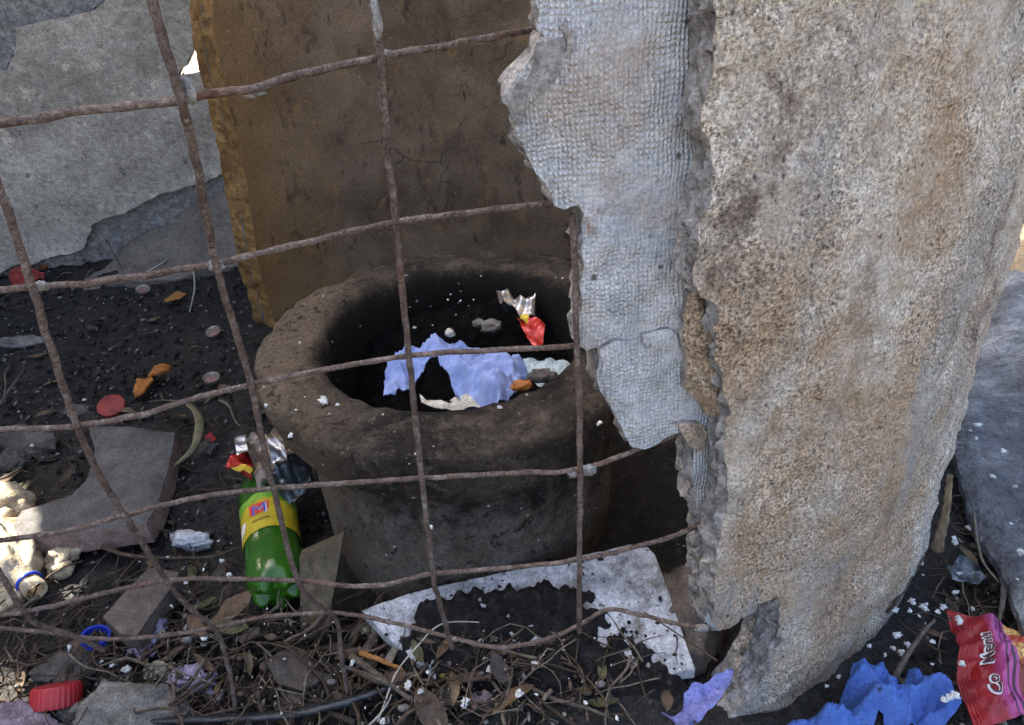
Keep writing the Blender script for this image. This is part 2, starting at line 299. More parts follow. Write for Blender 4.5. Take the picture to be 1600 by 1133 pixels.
MT['white'] = simple('grimy_white_board', [(0.33, (0.17, 0.185, 0.205)), (0.47, (0.38, 0.405, 0.435)), (0.62, (0.54, 0.565, 0.60))], 26, 0.75, ((60, 0.5, 0.003), (260, 0.6, 0.001)), detail=8, noise_rough=0.75, spec=0.35, spots=[(30, 0.50, 0.66, (0.16, 0.155, 0.14)), (80, 0.63, 0.68, (0.05, 0.05, 0.05)), (160, 0.66, 0.70, (0.06, 0.058, 0.05))])
MT['soil'] = simple('black_soil', [(0.3, (0.005, 0.005, 0.0055)), (0.55, (0.014, 0.013, 0.0125)), (0.75, (0.05, 0.045, 0.04))], 80, 0.85, ((60, 1.0, 0.01), (230, 0.9, 0.003)), spec=0.3)
MT['soot'] = simple('black_soot', [(0.3, (0.0015, 0.0015, 0.002)), (0.55, (0.004, 0.004, 0.0045)), (0.8, (0.02, 0.02, 0.022))], 80, 0.85, ((60, 1.0, 0.01), (230, 0.9, 0.003)), spec=0.08)
MT['foam'] = simple('foam_crumb', [(0.3, (0.42, 0.46, 0.44)), (0.6, (0.66, 0.68, 0.66))], 160, 0.85, ((500, 0.6, 0.001),))
MT['cloth'] = simple('blue_cloth', [(0.3, (0.21, 0.29, 0.56)), (0.7, (0.29, 0.37, 0.64))], 20, 0.9, ((90, 0.5, 0.003), (420, 0.5, 0.0006)), spec=0.2, grain=0.12)
MT['cloth_out'] = simple('dirty_blue_cloth', [(0.3, (0.055, 0.12, 0.40)), (0.7, (0.10, 0.20, 0.54))], 25, 0.85, ((110, 0.8, 0.005), (340, 0.9, 0.0016)), spec=0.25, grain=0.15, spots=[(75, 0.62, 0.68, (0.035, 0.05, 0.09))])
MT['cloth_purple'] = simple('violet_cloth', [(0.3, (0.16, 0.17, 0.40)), (0.6, (0.20, 0.22, 0.48))], 30, 0.9, ((70, 0.5, 0.003), (420, 0.5, 0.0008)), spec=0.2)
MT['cream'] = simple('cream_cloth', [(0.3, (0.34, 0.32, 0.26)), (0.6, (0.55, 0.53, 0.46))], 40, 0.9, ((150, 0.5, 0.002),))
MT['paleteal'] = simple('pale_teal_cloth', [(0.3, (0.18, 0.28, 0.33)), (0.6, (0.42, 0.50, 0.52))], 60, 0.9, ((150, 0.5, 0.002),))
MT['lilac'] = simple('lilac_lump', [(0.3, (0.16, 0.13, 0.20)), (0.5, (0.28, 0.25, 0.36)), (0.7, (0.46, 0.42, 0.60))], 60, 0.9, ((120, 0.9, 0.004),))
MT['lilacstone'] = simple('mauve_gravelly_stone', [(0.3, (0.12, 0.09, 0.10)), (0.6, (0.28, 0.22, 0.25))], 60, 0.95, ((90, 1.0, 0.006), (300, 0.9, 0.002)))
MT['red'] = simple('red_plastic', [(0.3, (0.28, 0.014, 0.018)), (0.6, (0.38, 0.025, 0.03))], 30, 0.45, ((200, 0.2, 0.0008),), spec=0.45, spots=[(60, 0.66, 0.72, (0.12, 0.03, 0.03))])
MT['reddull'] = simple('scuffed_red_plastic', [(0.3, (0.20, 0.022, 0.02)), (0.6, (0.29, 0.036, 0.03))], 50, 0.6, ((200, 0.4, 0.001),), spots=[(70, 0.60, 0.70, (0.14, 0.04, 0.035))])
MT['blue'] = simple('blue_plastic', [(0.3, (0.010, 0.03, 0.30)), (0.6, (0.02, 0.05, 0.45))], 30, 0.35, ((200, 0.2, 0.0008),))
MT['navy'] = simple('grubby_blue_plastic', [(0.3, (0.008, 0.015, 0.09)), (0.6, (0.02, 0.035, 0.2))], 60, 0.5, ((200, 0.4, 0.001),))
MT['metalcap'] = simple('crown_cap_metal', [(0.3, (0.20, 0.18, 0.15)), (0.6, (0.42, 0.40, 0.35))], 120, 0.45, ((300, 0.4, 0.001),), metal=0.6)
MT['liner'] = simple('stained_liner', [(0.3, (0.10, 0.06, 0.05)), (0.6, (0.28, 0.17, 0.15))], 160, 0.7, ((300, 0.4, 0.001),))
MT['orange'] = simple('dried_orange_peel', [(0.3, (0.26, 0.085, 0.015)), (0.6, (0.46, 0.17, 0.03))], 60, 0.7, ((240, 0.7, 0.0015),))
MT['wood'] = simple('grey_weathered_wood', [(0.3, (0.045, 0.036, 0.022)), (0.5, (0.085, 0.072, 0.045)), (0.7, (0.13, 0.11, 0.072))], 30, 0.85, ((60, 0.6, 0.003),), stretch=(3, 3, 0.4))
MT['woodblock'] = simple('dirty_wood_block', [(0.3, (0.055, 0.045, 0.038)), (0.6, (0.12, 0.098, 0.08))], 30, 0.85, ((90, 0.6, 0.003),), spots=[(110, 0.67, 0.72, (0.25, 0.23, 0.2))])
MT['sliver'] = simple('rotten_wood', [(0.3, (0.10, 0.07, 0.035)), (0.6, (0.30, 0.23, 0.14))], 60, 0.9, ((90, 0.9, 0.004),), stretch=(3, 3, 0.5))
MT['stone'] = simple('grey_stone', [(0.3, (0.09, 0.088, 0.08)), (0.5, (0.16, 0.155, 0.14)), (0.7, (0.26, 0.25, 0.23))], 40, 0.9, ((80, 0.9, 0.005), (300, 0.7, 0.0015)), spec=0.25)
MT['stonedark'] = simple('dark_stone', [(0.3, (0.05, 0.046, 0.042)), (0.6, (0.11, 0.10, 0.09))], 40, 0.9, ((80, 0.9, 0.005), (300, 0.7, 0.0015)), spec=0.25)
MT['tan'] = simple('tan_rubble', [(0.3, (0.30, 0.24, 0.15)), (0.6, (0.50, 0.42, 0.29))], 50, 0.9, ((80, 0.9, 0.005), (300, 0.8, 0.002)), spec=0.25)
MT['mossy'] = simple('crumbly_pale_stone', [(0.3, (0.16, 0.165, 0.125)), (0.6, (0.38, 0.38, 0.31))], 60, 0.95, ((90, 1.0, 0.006), (300, 0.8, 0.002)), spec=0.2)
TW = [simple('twig_bark_%d' % i, [(0.3, tuple(0.55*x for x in c)), (0.6, c), (0.75, tuple(1.5*x for x in c))], 90, 0.9, ((200, 0.8, 0.0015),), spec=0.25)
      for i, c in enumerate([(0.085, 0.062, 0.043), (0.12, 0.10, 0.08), (0.05, 0.038, 0.028), (0.17, 0.145, 0.11), (0.035, 0.032, 0.032)])]
LF = [simple('dry_leaf_%d' % i, [(0.3, tuple(0.55*x for x in c)), (0.6, c), (0.75, tuple(1.4*x for x in c))], 70, 0.75, ((160, 0.6, 0.0015),), spec=0.3)
      for i, c in enumerate([(0.095, 0.068, 0.05), (0.13, 0.085, 0.05), (0.065, 0.055, 0.048), (0.16, 0.12, 0.07), (0.10, 0.10, 0.05)])]
MT['stem'] = simple('pale_dry_stem', [(0.3, (0.26, 0.25, 0.21)), (0.6, (0.42, 0.41, 0.36))], 90, 0.7, ((300, 0.4, 0.0006),))
MT['greenstem'] = simple('olive_stem', [(0.3, (0.09, 0.10, 0.015)), (0.6, (0.20, 0.19, 0.04))], 70, 0.7, ((300, 0.4, 0.0006),))
MT['olive'] = simple('olive_dry_leaf', [(0.3, (0.09, 0.085, 0.04)), (0.6, (0.19, 0.175, 0.09))], 60, 0.8, ((160, 0.6, 0.002),))
MT['straw'] = simple('orange_straw', [(0.3, (0.20, 0.085, 0.02)), (0.6, (0.36, 0.17, 0.04))], 60, 0.75, ((200, 0.5, 0.001),))
MT['blackplastic'] = simple('black_plastic_strip', [(0.3, (0.012, 0.014, 0.017)), (0.6, (0.03, 0.036, 0.042))], 60, 0.35, ((70, 0.7, 0.003),), spec=0.5, stretch=(1, 1, 1))
MT['clear'] = simple('cloudy_clear_plastic', [(0.3, (0.42, 0.34, 0.22)), (0.6, (0.62, 0.54, 0.40))], 40, 0.25, ((60, 0.6, 0.004),), trans=0.35, spots=[(45, 0.54, 0.64, (0.22, 0.14, 0.06))])
MT['bottle'] = simple('green_bottle_plastic', [(0.3, (0.022, 0.115, 0.007)), (0.6, (0.055, 0.20, 0.014))], 12, 0.2, ((35, 0.3, 0.005), (120, 0.2, 0.001)), trans=0.35, spec=0.55, spots=[(60, 0.60, 0.75, (0.10, 0.13, 0.06))])
MT['lab_yellow'] = simple('yellow_label_paper', [(0.3, (0.36, 0.27, 0.006)), (0.6, (0.48, 0.38, 0.015))], 60, 0.5, ((90, 0.3, 0.001),), spots=[(50, 0.62, 0.70, (0.62, 0.64, 0.50))])
MT['lab_green'] = simple('green_label_ink', [(0.3, (0.10, 0.30, 0.02)), (0.6, (0.20, 0.42, 0.04))], 90, 0.5, ((90, 0.3, 0.001),))
MT['ink_red'] = simple('red_ink', [(0.3, (0.50, 0.03, 0.03)), (0.6, (0.60, 0.05, 0.04))], 60, 0.5, None)
MT['ink_blue'] = simple('blue_ink', [(0.3, (0.03, 0.06, 0.36)), (0.6, (0.05, 0.10, 0.48))], 60, 0.5, None)
MT['ink_white'] = simple('white_ink', [(0.3, (0.66, 0.66, 0.66)), (0.6, (0.78, 0.78, 0.78))], 60, 0.5, None)
MT['ink_dark'] = simple('dark_ink', [(0.3, (0.05, 0.015, 0.02)), (0.6, (0.09, 0.03, 0.035))], 60, 0.5, None)
MT['foil'] = simple('silver_foil', [(0.3, (0.36, 0.36, 0.36)), (0.6, (0.62, 0.62, 0.62))], 60, 0.28, ((70, 0.6, 0.004),), metal=0.85)
MT['foil_dark'] = simple('dirty_foil', [(0.3, (0.03, 0.04, 0.05)), (0.55, (0.08, 0.10, 0.11)), (0.75, (0.3, 0.32, 0.34))], 60, 0.3, ((70, 0.7, 0.004),), metal=0.5)
MT['foil_red'] = simple('red_foil', [(0.3, (0.32, 0.015, 0.012)), (0.6, (0.46, 0.03, 0.022))], 60, 0.3, ((70, 0.5, 0.003),), metal=0.2)
MT['foil_yellow'] = simple('yellow_foil', [(0.3, (0.50, 0.36, 0.02)), (0.6, (0.65, 0.48, 0.05))], 60, 0.35, ((70, 0.5, 0.003),), metal=0.2)
MT['foil_brown'] = simple('tan_foil', [(0.3, (0.14, 0.11, 0.075)), (0.6, (0.24, 0.19, 0.14))], 60, 0.35, ((70, 0.5, 0.003),), metal=0.3)
def mk_packet():
    m, t, b = nodes('printed_packet_film'); p = pos(t)
    uv = N(t, 'UVMap').outputs[0]; sx = N(t, 'SeparateXYZ'); t.links.new(uv, sx.inputs[0]); u = sx.outputs[0]; v = sx.outputs[1]
    red = ramp(t, tnoise(t, p, 30, 4), [(0.3, (0.21, 0.006, 0.009)), (0.6, (0.30, 0.012, 0.016))])
    uu = math_(t, 'ADD', u, math_(t, 'MULTIPLY', math_(t, 'SUBTRACT', v, 0.5), 0.0))
    mag = ramp(t, uu, [(0.0, (0, 0, 0)), (0.31, (0, 0, 0)), (0.40, (1, 1, 1))])
    c = mix(t, mag, red, (0.36, 0.06, 0.22))
    st = ramp(t, uu, [(0.0, (0, 0, 0)), (0.42, (1, 1, 1)), (0.44, (0, 0, 0)), (0.475, (1, 1, 1)), (0.51, (0, 0, 0))], 'CONSTANT')
    c = mix(t, st, c, (0.06, 0.02, 0.05))
    nood = tnoise(t, p, 120, 3, 0.5, 2.5)
    nc = ramp(t, nood, [(0.32, (0.22, 0.05, 0.01)), (0.45, (0.52, 0.26, 0.05)), (0.60, (0.74, 0.55, 0.22))])
    nc = mix(t, ramp(t, tnoise(t, p, 38, 3), [(0.52, (0, 0, 0)), (0.60, (1, 1, 1))]), nc, (0.40, 0.04, 0.02))
    nc = mix(t, ramp(t, v, [(0.0, (1, 1, 1)), (0.45, (1, 1, 1)), (0.52, (0, 0, 0))]), nc, (0.17, 0.03, 0.018))
    c = mix(t, ramp(t, uu, [(0.0, (0, 0, 0)), (0.545, (1, 1, 1))], 'CONSTANT'), c, nc)
    c = mix(t, ramp(t, tnoise(t, p, 85, 5, 0.7), [(0.60, (0, 0, 0)), (0.68, (0.9, 0.9, 0.9))]), c, (0.04, 0.03, 0.03))
    t.links.new(c, b.inputs['Base Color']); b.inputs['Roughness'].default_value = 0.42
    bump(t, b, [(tnoise(t, p, 70, 4), 0.3, 0.003)])
    return m
MT['packet'] = mk_packet()
MT['packsilver'] = MT['foil']

# --- mesh builders
def resample(pts, n=None, step=None):
    """Catmull-Rom through 3D points"""
    P = [np.array(p, float) for p in pts]; P = [2*P[0]-P[1]] + P + [2*P[-1]-P[-2]]
    out = []
    for i in range(1, len(P)-2):
        L = np.linalg.norm(P[i+1]-P[i]); k = max(2, int(math.ceil(L/step))) if step else n
        for j in range(k):
            t = j/k; a, b, c, d = P[i-1], P[i], P[i+1], P[i+2]
            out.append(0.5*((2*b)+(-a+c)*t+(2*a-5*b+4*c-d)*t*t+(-a+3*b-3*c+d)*t**3))
    out.append(P[-2]); return out
def tube(pts, rad, sides=8, rough=0.0, seed=0.0, flat=1.0):
    """closed tube along pts; rad a number or function of 0..1"""
    V = []; Fc = []; n = len(pts); P = [Vector(p) for p in pts]
    ref = None
    for i, p in enumerate(P):
        t = (P[min(i+1, n-1)]-P[max(i-1, 0)]).normalized()
        if ref is None: ref = t.orthogonal().normalized()
        ref = (ref - t*ref.dot(t)).normalized(); bi = t.cross(ref)
        r = rad(i/(n-1)) if callable(rad) else rad
        for k in range(sides):
            a = 2*math.pi*k/sides; d = ref*math.cos(a)*flat + bi*math.sin(a)
            rr = r
            if rough: rr *= 1 + rough*nz(p.x*160+d.x*2+seed, p.y*160+d.y*2, p.z*160+d.z*2)
            V.append(p + d*rr)
    for i in range(n-1):
        for k in range(sides):
            k2 = (k+1) % sides; Fc.append((i*sides+k, i*sides+k2, (i+1)*sides+k2, (i+1)*sides+k))
    Fc.append(tuple(range(sides-1, -1, -1))); Fc.append(tuple((n-1)*sides+k for k in range(sides)))
    return V, Fc
def lathe(prof, seg=48, mod=None):
    """prof: (r, z) list from bottom to top; mod(r,z,a)->(r,z)"""
    V = []; Fc = []
    for (r, z) in prof:
        for k in range(seg):
            a = 2*math.pi*k/seg; r2, z2 = mod(r, z, a) if mod else (r, z)
            V.append((r2*math.cos(a), r2*math.sin(a), z2))
    for i in range(len(prof)-1):
        for k in range(seg):
            k2 = (k+1) % seg; Fc.append((i*seg+k, i*seg+k2, (i+1)*seg+k2, (i+1)*seg+k))
    return V, Fc
ICO = {}
def ico(sub):
    if sub not in ICO:
        bm = bmesh.new(); bmesh.ops.create_icosphere(bm, subdivisions=sub, radius=1.0)
        ICO[sub] = ([v.co.copy() for v in bm.verts], [tuple(v.index for v in f.verts) for f in bm.faces]); bm.free()
    return ICO[sub]
def rock(c, s, sub=3, amp=0.25, freq=1.4, seed=0.0, facet=0.0, rotz=0.0):
    V, Fc = ico(sub); out = []
    for v in V:
        k = 1 + amp*fbm(v.x*freq+seed, v.y*freq, v.z*freq, 4)
        if facet: k += facet*abs(nz(v.x*3+seed, v.y*3+5, v.z*3))
        x, y, z = v.x*s[0]*k, v.y*s[1]*k, v.z*s[2]*k
        out.append((c[0]+x*math.cos(rotz)-y*math.sin(rotz), c[1]+x*math.sin(rotz)+y*math.cos(rotz), c[2]+z))
    return out, Fc
def densify(poly, step):
    out = []
    n = len(poly)
    for i in range(n):
        a = np.array(poly[i], float); b = np.array(poly[(i+1) % n], float); k = max(1, int(round(np.linalg.norm(b-a)/step)))
        for j in range(k): out.append(tuple(a+(b-a)*j/k))
    return out
def inside(x, y, poly):
    c = False; n = len(poly); j = n-1
    for i in range(n):
        xi, yi = poly[i]; xj, yj = poly[j]
        if (yi > y) != (yj > y) and x < (xj-xi)*(y-yi)/(yj-yi)+xi: c = not c
        j = i
    return c
def fill(poly, d, holes=(), zones=None, jit=0.3):
    """triangulated sheet in 2D: closed outline(s) kept as edges, inside filled with points d apart; zones: fn(x,y)->spacing multiple (int) or 0 to skip"""
    pts = [Vector(p) for p in poly]; faces = [list(range(len(poly)))]; edges = []
    allb = list(poly)
    for h in holes:
        b0 = len(pts); pts += [Vector(p) for p in h]; k = len(h)
        edges += [(b0+i, b0+(i+1) % k) for i in range(k)]; allb += list(h)
    B = np.array(allb); xs = B[:, 0]; ys = B[:, 1]
    rr = random.Random(3)
    ny = int((ys.max()-ys.min())/d)+1; nx = int((xs.max()-xs.min())/d)+1
    # even-odd scan per row
    segs = []
    for pl in [poly]+list(holes):
        for i in range(len(pl)): segs.append((pl[i], pl[(i+1) % len(pl)]))
    S = np.array([(a[0], a[1], b[0], b[1]) for a, b in segs])
    for j in range(ny):
        y = ys.min()+(j+0.5)*d
        m = (S[:, 1] > y) != (S[:, 3] > y); s = S[m]
        cr = np.sort(s[:, 0]+(y-s[:, 1])/(s[:, 3]-s[:, 1])*(s[:, 2]-s[:, 0])) if len(s) else []
        for q in range(0, len(cr)-1, 2):
            i0 = int(math.ceil((cr[q]+0.35*d-xs.min())/d)); i1 = int(math.floor((cr[q+1]-0.35*d-xs.min())/d))
            for i in range(i0, i1+1):
                x = xs.min()+i*d
                if zones:
                    z = zones(x, y)
                    if z == 0 or i % z or j % z: continue
                pts.append(Vector((x+rr.uniform(-jit, jit)*d, y+rr.uniform(-jit, jit)*d)))
    vo, eo, fo, *_ = delaunay_2d_cdt(pts, edges, faces, 1, 1e-7)
    vo = [(v.x, v.y) for v in vo]
    if holes:
        ff = []
        for f in fo:
            cx = sum(vo[i][0] for i in f)/len(f); cy = sum(vo[i][1] for i in f)/len(f)
            if not any(inside(cx, cy, h) for h in holes): ff.append(f)
        fo = ff
    return vo, [tuple(f) for f in fo]
def boundary(faces):
    cnt = {}
    for f in faces:
        for i in range(len(f)):
            a, b = f[i], f[(i+1) % len(f)]; cnt[(a, b)] = 1
    return [e for e in cnt if (e[1], e[0]) not in cnt]
def solid(vo, fo, top, bot, rows=1, edgefn=None):
    """top(x,y)->3D, bot(x,y)->3D ; returns verts, faces, material index (0 top, 1 bottom, 2 edge), uv"""
    n = len(vo); V = [top(*p) for p in vo]+[bot(*p) for p in vo]; uv = list(vo)+list(vo)
    Fc = list(fo)+[tuple(n+i for i in reversed(f)) for f in fo]; mi = [0]*len(fo)+[1]*len(fo)
    be = boundary(fo); ring = {}
    bv = sorted({i for e in be for i in e})
    for i in bv:
        a = np.array(top(*vo[i])); b = np.array(bot(*vo[i])); ids = []
        for k in range(rows+1):
            t = k/rows; p = a+(b-a)*t
            if edgefn and 0 < k < rows: p = np.array(edgefn(p, t, vo[i]))
            ids.append(len(V)); V.append(tuple(p)); uv.append(vo[i])
        ring[i] = ids
    for a, b in be:
        for k in range(rows):
            Fc.append((ring[b][k], ring[a][k], ring[a][k+1], ring[b][k+1])); mi.append(2)
    return V, Fc, mi, uv
def bdist(vo, poly):
    """distance of every point to the outline"""
    P = np.array(vo); A = np.array(poly); Bp = np.roll(A, -1, axis=0); out = np.full(len(P), 9.0)
    for a, b in zip(A, Bp):
        ab = b-a; L = ab@ab+1e-12; t = np.clip(((P-a)@ab)/L, 0, 1); d = np.linalg.norm(P-(a+t[:, None]*ab), axis=1); out = np.minimum(out, d)
    return out
def crumple(x, y, seed, wave, amp, oct=5, soft=False):
    h = 0.0; rr = random.Random(seed)
    for k in range(oct):
        a = rr.uniform(0, math.pi); f = (1/wave)*1.55**k; ph = rr.uniform(0, 9)
        t = (x*math.cos(a)+y*math.sin(a))*f+ph+0.9*nz(x/wave*0.9+seed*3.1+k*7, y/wave*0.9, k)
        h += amp/1.7**k*(math.sqrt(math.sin(t*math.pi/2)**2+0.03)-0.6) if soft else amp/1.5**k*(abs((t % 2)-1)-0.5)
    return h

def ridges(x, y, f, amp, seed=0.0, o=4):
    h = 0.0
    for k in range(o):
        wx = x*f+0.6*nz(x*f*0.7+seed, y*f*0.7, 3+k); wy = y*f+0.6*nz(x*f*0.7, y*f*0.7+seed, 9+k)
        h += amp*(0.5-2.2*abs(nz(wx+seed*1.7, wy, k*5+seed))); f *= 1.8; amp *= 0.56
    return h

# ------------------------------------------------------------------ ground
UX, UY = -0.066, 0.733            # centre of the pot
def gh(x, y):
    """height of the soil"""
    f = 1/(1+max(0, math.hypot(x+0.1, y-0.8)-1.3)*2)
    mound = 0.036*math.exp(-((x+0.03)/0.20)**2-((y-0.425)/0.065)**2)
    return mound+(0.014*fbm(x*5, y*5, 1, 4)+0.007*fbm(x*19, y*19, 4, 4)+0.004*fbm(x*60, y*60, 9, 3))*f
def axis(lo, hi, d, far, g):
    a = list(np.arange(lo, hi+d/2, d)); s = d; x = hi
    while x < far: s *= g; x += s; a.append(x)
    s = d; x = lo; b = []
    while x > -far: s *= g; x -= s; b.append(x)
    return list(reversed(b))+a
gx = axis(-1.25, 1.1, 0.0075, 120, 1.35); gy = axis(0.25, 1.9, 0.0075, 120, 1.35)
nx, ny = len(gx), len(gy)
GV = [(x, y, gh(x, y)) for y in gy for x in gx]
GF = [(j*nx+i, j*nx+i+1, (j+1)*nx+i+1, (j+1)*nx+i) for j in range(ny-1) for i in range(nx-1)]
g = mobj('ground', GV, GF, MT['ground'], recentre=False); tag(g, kind='structure')

# ------------------------------------------------------------------ concrete wall behind, plus an added unseen run to the left
def wall_pt(d0, d1, p, n):        # vertical plane through two ground points
    pass
WA = np.array([-1.45, 1.53]); WB = np.array([0.35, 1.93])      # back run of the wall
wdir = (WB-WA)/np.linalg.norm(WB-WA); wn = np.array([wdir[1], -wdir[0]])   # faces the camera
def onwall(px, py, off=0.0):
    d = ray(px, py); q = WA+wn*off; t = (q@wn)/(d[:2]@wn); p = CAM+d*t; return (float((p[:2]-WA)@wdir), float(p[2]))
wall = empty('concrete_wall', (float(WA[0]), float(WA[1]), 0))
tag(wall, 'weathered grey concrete wall behind the broken bin, at the upper left', 'wall')
def wall_run(name, outline, holes, A, dirv, nrm, thick, mats, d=0.02, amp=0.008, par=None, seed=0, front=0.0, skew=(0.0, 0.0)):
    jo = []
    for (x, z) in densify(outline, d*0.5): jo.append((x+0.010*fbm(x*14+seed, z*14, 2, 4), z+0.010*fbm(x*14+9, z*14+seed, 5, 4)))
    hs = [[(x+0.006*fbm(x*30, z*30, 3), z+0.006*fbm(x*30, z*30, 8)) for x, z in densify(h, d*0.4)] for h in holes]
    vo, fo = fill(jo, d, hs)
    def top(s, z):
        o = front+amp*fbm(s*8+seed, z*8, 1, 5); q = A+dirv*s+nrm*o; return (q[0], q[1], z)
    def bot(s, z): q = A+dirv*(s+skew[0])-nrm*thick; return (q[0], q[1], z+skew[1])
    # orientation: (s,z) x normal
    V, Fc, mi, uv = solid(vo, fo, top, bot, 3, lambda p, t, q: (p[0]+0.012*nz(q[0]*40, q[1]*40, t*5), p[1]+0.012*nz(q[0]*40+7, q[1]*40, t*5), p[2]))
    V = [(v[0]-WA[0], v[1]-WA[1], v[2]) for v in V]
    return mobj(name, V, Fc, mats, par, mi=mi, uv=uv, sharp=50)
WM = [MT['wall'], MT['wall'], MT['wallcore']]
core_tri = [onwall(*p) for p in ((276, 124), (335, 110), (335, 62), (304, 74))]
wall_run('wall_panel', [(-0.06, -0.05), (1.55, -0.05), (1.55, 2.1), (1.0, 2.5), (-0.06, 2.6)], [core_tri], WA, wdir, wn, 0.05, [MT['wallcore']]*3, 0.025, 0.012, wall)
# plaster skin, broken at its top left and its foot
lo = [onwall(*p, 0.03) for p in ((-60, 445), (0, 428), (60, 412), (118, 396), (132, 388), (140, 352), (175, 338), (240, 312), (300, 292), (345, 272), (380, 262))]
hi = [onwall(*p, 0.03) for p in ((380, -60), (170, -60), (160, 8), (120, 22), (60, 34), (26, 40), (20, 70), (8, 110), (-60, 118))]
tri2 = [onwall(*p, 0.03) for p in ((274, 123), (335, 110), (335, 63), (305, 75))]
lo[0] = (lo[0][0], lo[0][1]-0.03)
wall_run('plaster_skin', lo+hi, [tri2], WA, wdir, wn, -0.012, [MT['wall'], MT['wall'], MT['wallcore']], 0.014, 0.009, wall, 4, 0.022)
# added side run, unseen at left, blocks sun; holes cut to shape the sun patches
LA = np.array([-1.47, -0.9]); LB = np.array([-1.47, 1.51]); ld = (LB-LA)/np.linalg.norm(LB-LA); ln = np.array([ld[1], -ld[0]])
def through(x, y, z=0.02):
    k = (x-LA[0])/-sdir.x; return (float(y+sdir.y*k-LA[1]), float(z+sdir.z*k))
sun_hole1 = [through(*onz(px, py)[:2]) for px, py in ((-90, 740), (30, 758), (45, 800), (112, 855), (118, 905), (88, 945), (30, 938), (-90, 925))]
sun_hole2 = [through(*onz(px, py)[:2]) for px, py in ((-60, 1035), (35, 1045), (48, 1085), (20, 1110), (-60, 1110))]
wall_run('wall_panel', [(0, -0.10), (2.46, -0.10), (2.46, 2.6), (1.4, 2.65), (0.5, 2.55), (0, 2.3)], [sun_hole1, sun_hole2], LA, ld, ln, 0.05, WM, 0.03, 0.01, wall, 8, 0.0, (0.05*sdir.y/-sdir.x, 0.05*sdir.z/-sdir.x))
pl = onz(150, 402); pr = onz(395, 372)
pa = np.array([onz(110, 405)[0]-0.02, onz(110, 405)[1]+0.03]); 
PV, PF = [], []
foot = [WA+wdir*s+wn*o for s, o in ((0.28, 0.10), (1.5, 0.10))]
fo_pts = [(0.30, 0.0), (1.55, 0.0)]
PS = onwall(150, 385)[0]
vo, fo = fill(densify([(PS, 0.0), (1.5, 0.0), (1.5, 0.16), (PS, 0.16)], 0.02), 0.02)
def ptop(s, o): q = WA+wdir*s+wn*(o+0.02); return (q[0]-WA[0], q[1]-WA[1], (0.15-0.8*o)*sstep(PS-0.05, PS+0.40, s)+0.03*fbm(s*9, o*9, 3, 4))
V, Fc, mi, uv = solid(vo, fo, lambda s, o: ptop(s, o), lambda s, o: (*ptop(s, o)[:2], -0.06))
Fc = [tuple(reversed(f)) for f in Fc]
mobj('plinth', V, Fc, MT['plinth'], wall, sharp=50)

# ------------------------------------------------------------------ the broken concrete bin
bin_ = empty('concrete_bin', (CX, CY, 0)); tag(bin_, 'large round concrete litter bin broken open, rusty wire mesh showing', 'bin')
OUTL = [(1112, -20), (1112, 60), (1111, 106), (1102, 150), (1100, 185), (1112, 225), (1117, 260), (1115, 280), (1107, 306), (1096, 333), (1088, 370), (1084, 412), (1082, 440), (1096, 458), (1112, 472), (1120, 492), (1117, 530), (1122, 560), (1136, 600), (1139, 640), (1135, 680), (1138, 730), (1133, 760), (1135, 800), (1121, 840), (1118, 870), (1116, 940), (1117, 978), (1132, 977), (1150, 963), (1182, 949), (1216, 929), (1219, 960), (1215, 1000), (1200, 1050), (1172, 1092), (1142, 1133)]
ZT = 1.15
EDGE = [(296, -20), (300, 60), (316, 130), (334, 200), (352, 290), (362, 350), (368, 400), (383, 450), (398, 505)]
back = [sz(oncyl(px, py, R0, False)) for px, py in EDGE]
def ring_outline(front, ztop):
    s0 = front[0][0]
    return [(s0-0.01, ztop)] + front + [(front[-1][0], -0.06), (back[-1][0], -0.06)] + list(reversed(back)) + [(back[0][0]+0.02, ztop)]
def jag(poly, step, amp, seed, freq=60):
    out = []
    for s, z in densify(poly, step):
        out.append((s+amp*fbm(s*freq+seed, z*freq, 1, 4), z+amp*fbm(s*freq, z*freq+seed, 6, 4)))
    return out
def dens(s, z):
    a = s/R0
    if a < -0.45 and z < 0.72: return 1
    return 6
def dens_in(s, z):
    a = s/R0
    if a < -1.2 and z < 0.72: return 1
    return 4
outer_poly = jag(ring_outline([sz(oncyl(px, py, R0)) for px, py in OUTL], ZT), 0.004, 0.0035, 0)
vo, fo = fill(outer_poly, 0.0042, zones=dens)
def otop(s, z):
    k = 0.007*fbm(s*9, z*9, 2, 4)+0.0035*fbm(s*45, z*45, 5, 5)+0.0012*nz(s*170, z*170, 8)
    return cyl(s, z, R0+k)
def obot(s, z): return cyl(s, z, 0.572)
def edge_rough(p, t, q):
    d = np.array([p[0]-CX, p[1]-CY, 0]); tng = np.array([-d[1], d[0], 0])/max(1e-6, np.linalg.norm(d))
    k = (0.003 if p[0] < -0.1 else 0.008)*fbm(q[0]*80, q[1]*80, t*4, 5)
    return p+tng*k+np.array([0, 0, 0.004*nz(q[0]*90, q[1]*90, t*4+7)])
V, Fc, mi, uv = solid(vo, fo, otop, obot, 9, edge_rough)
def edge_mats(V, Fc, mi, fr, br):
    for i, f in enumerate(Fc):
        if mi[i] == 2:
            x, y, z = V[f[0]]
            mi[i] = br if (x < -0.1 and y > CY) else fr
    return mi
V = [(x-CX, y-CY, z) for x, y, z in V]
mi2 = []
for i, f in enumerate(Fc):
    m_ = mi[i]
    if m_ == 2 and V[f[0]][0] < -0.1 and V[f[0]][1] > 0: m_ = 3
    mi2.append(m_)
mobj('outer_layer', V, Fc, [MT['agg'], MT['fract'], MT['fract'], MT['fractbrown']], bin_, mi=mi2, uv=uv, sharp=60)
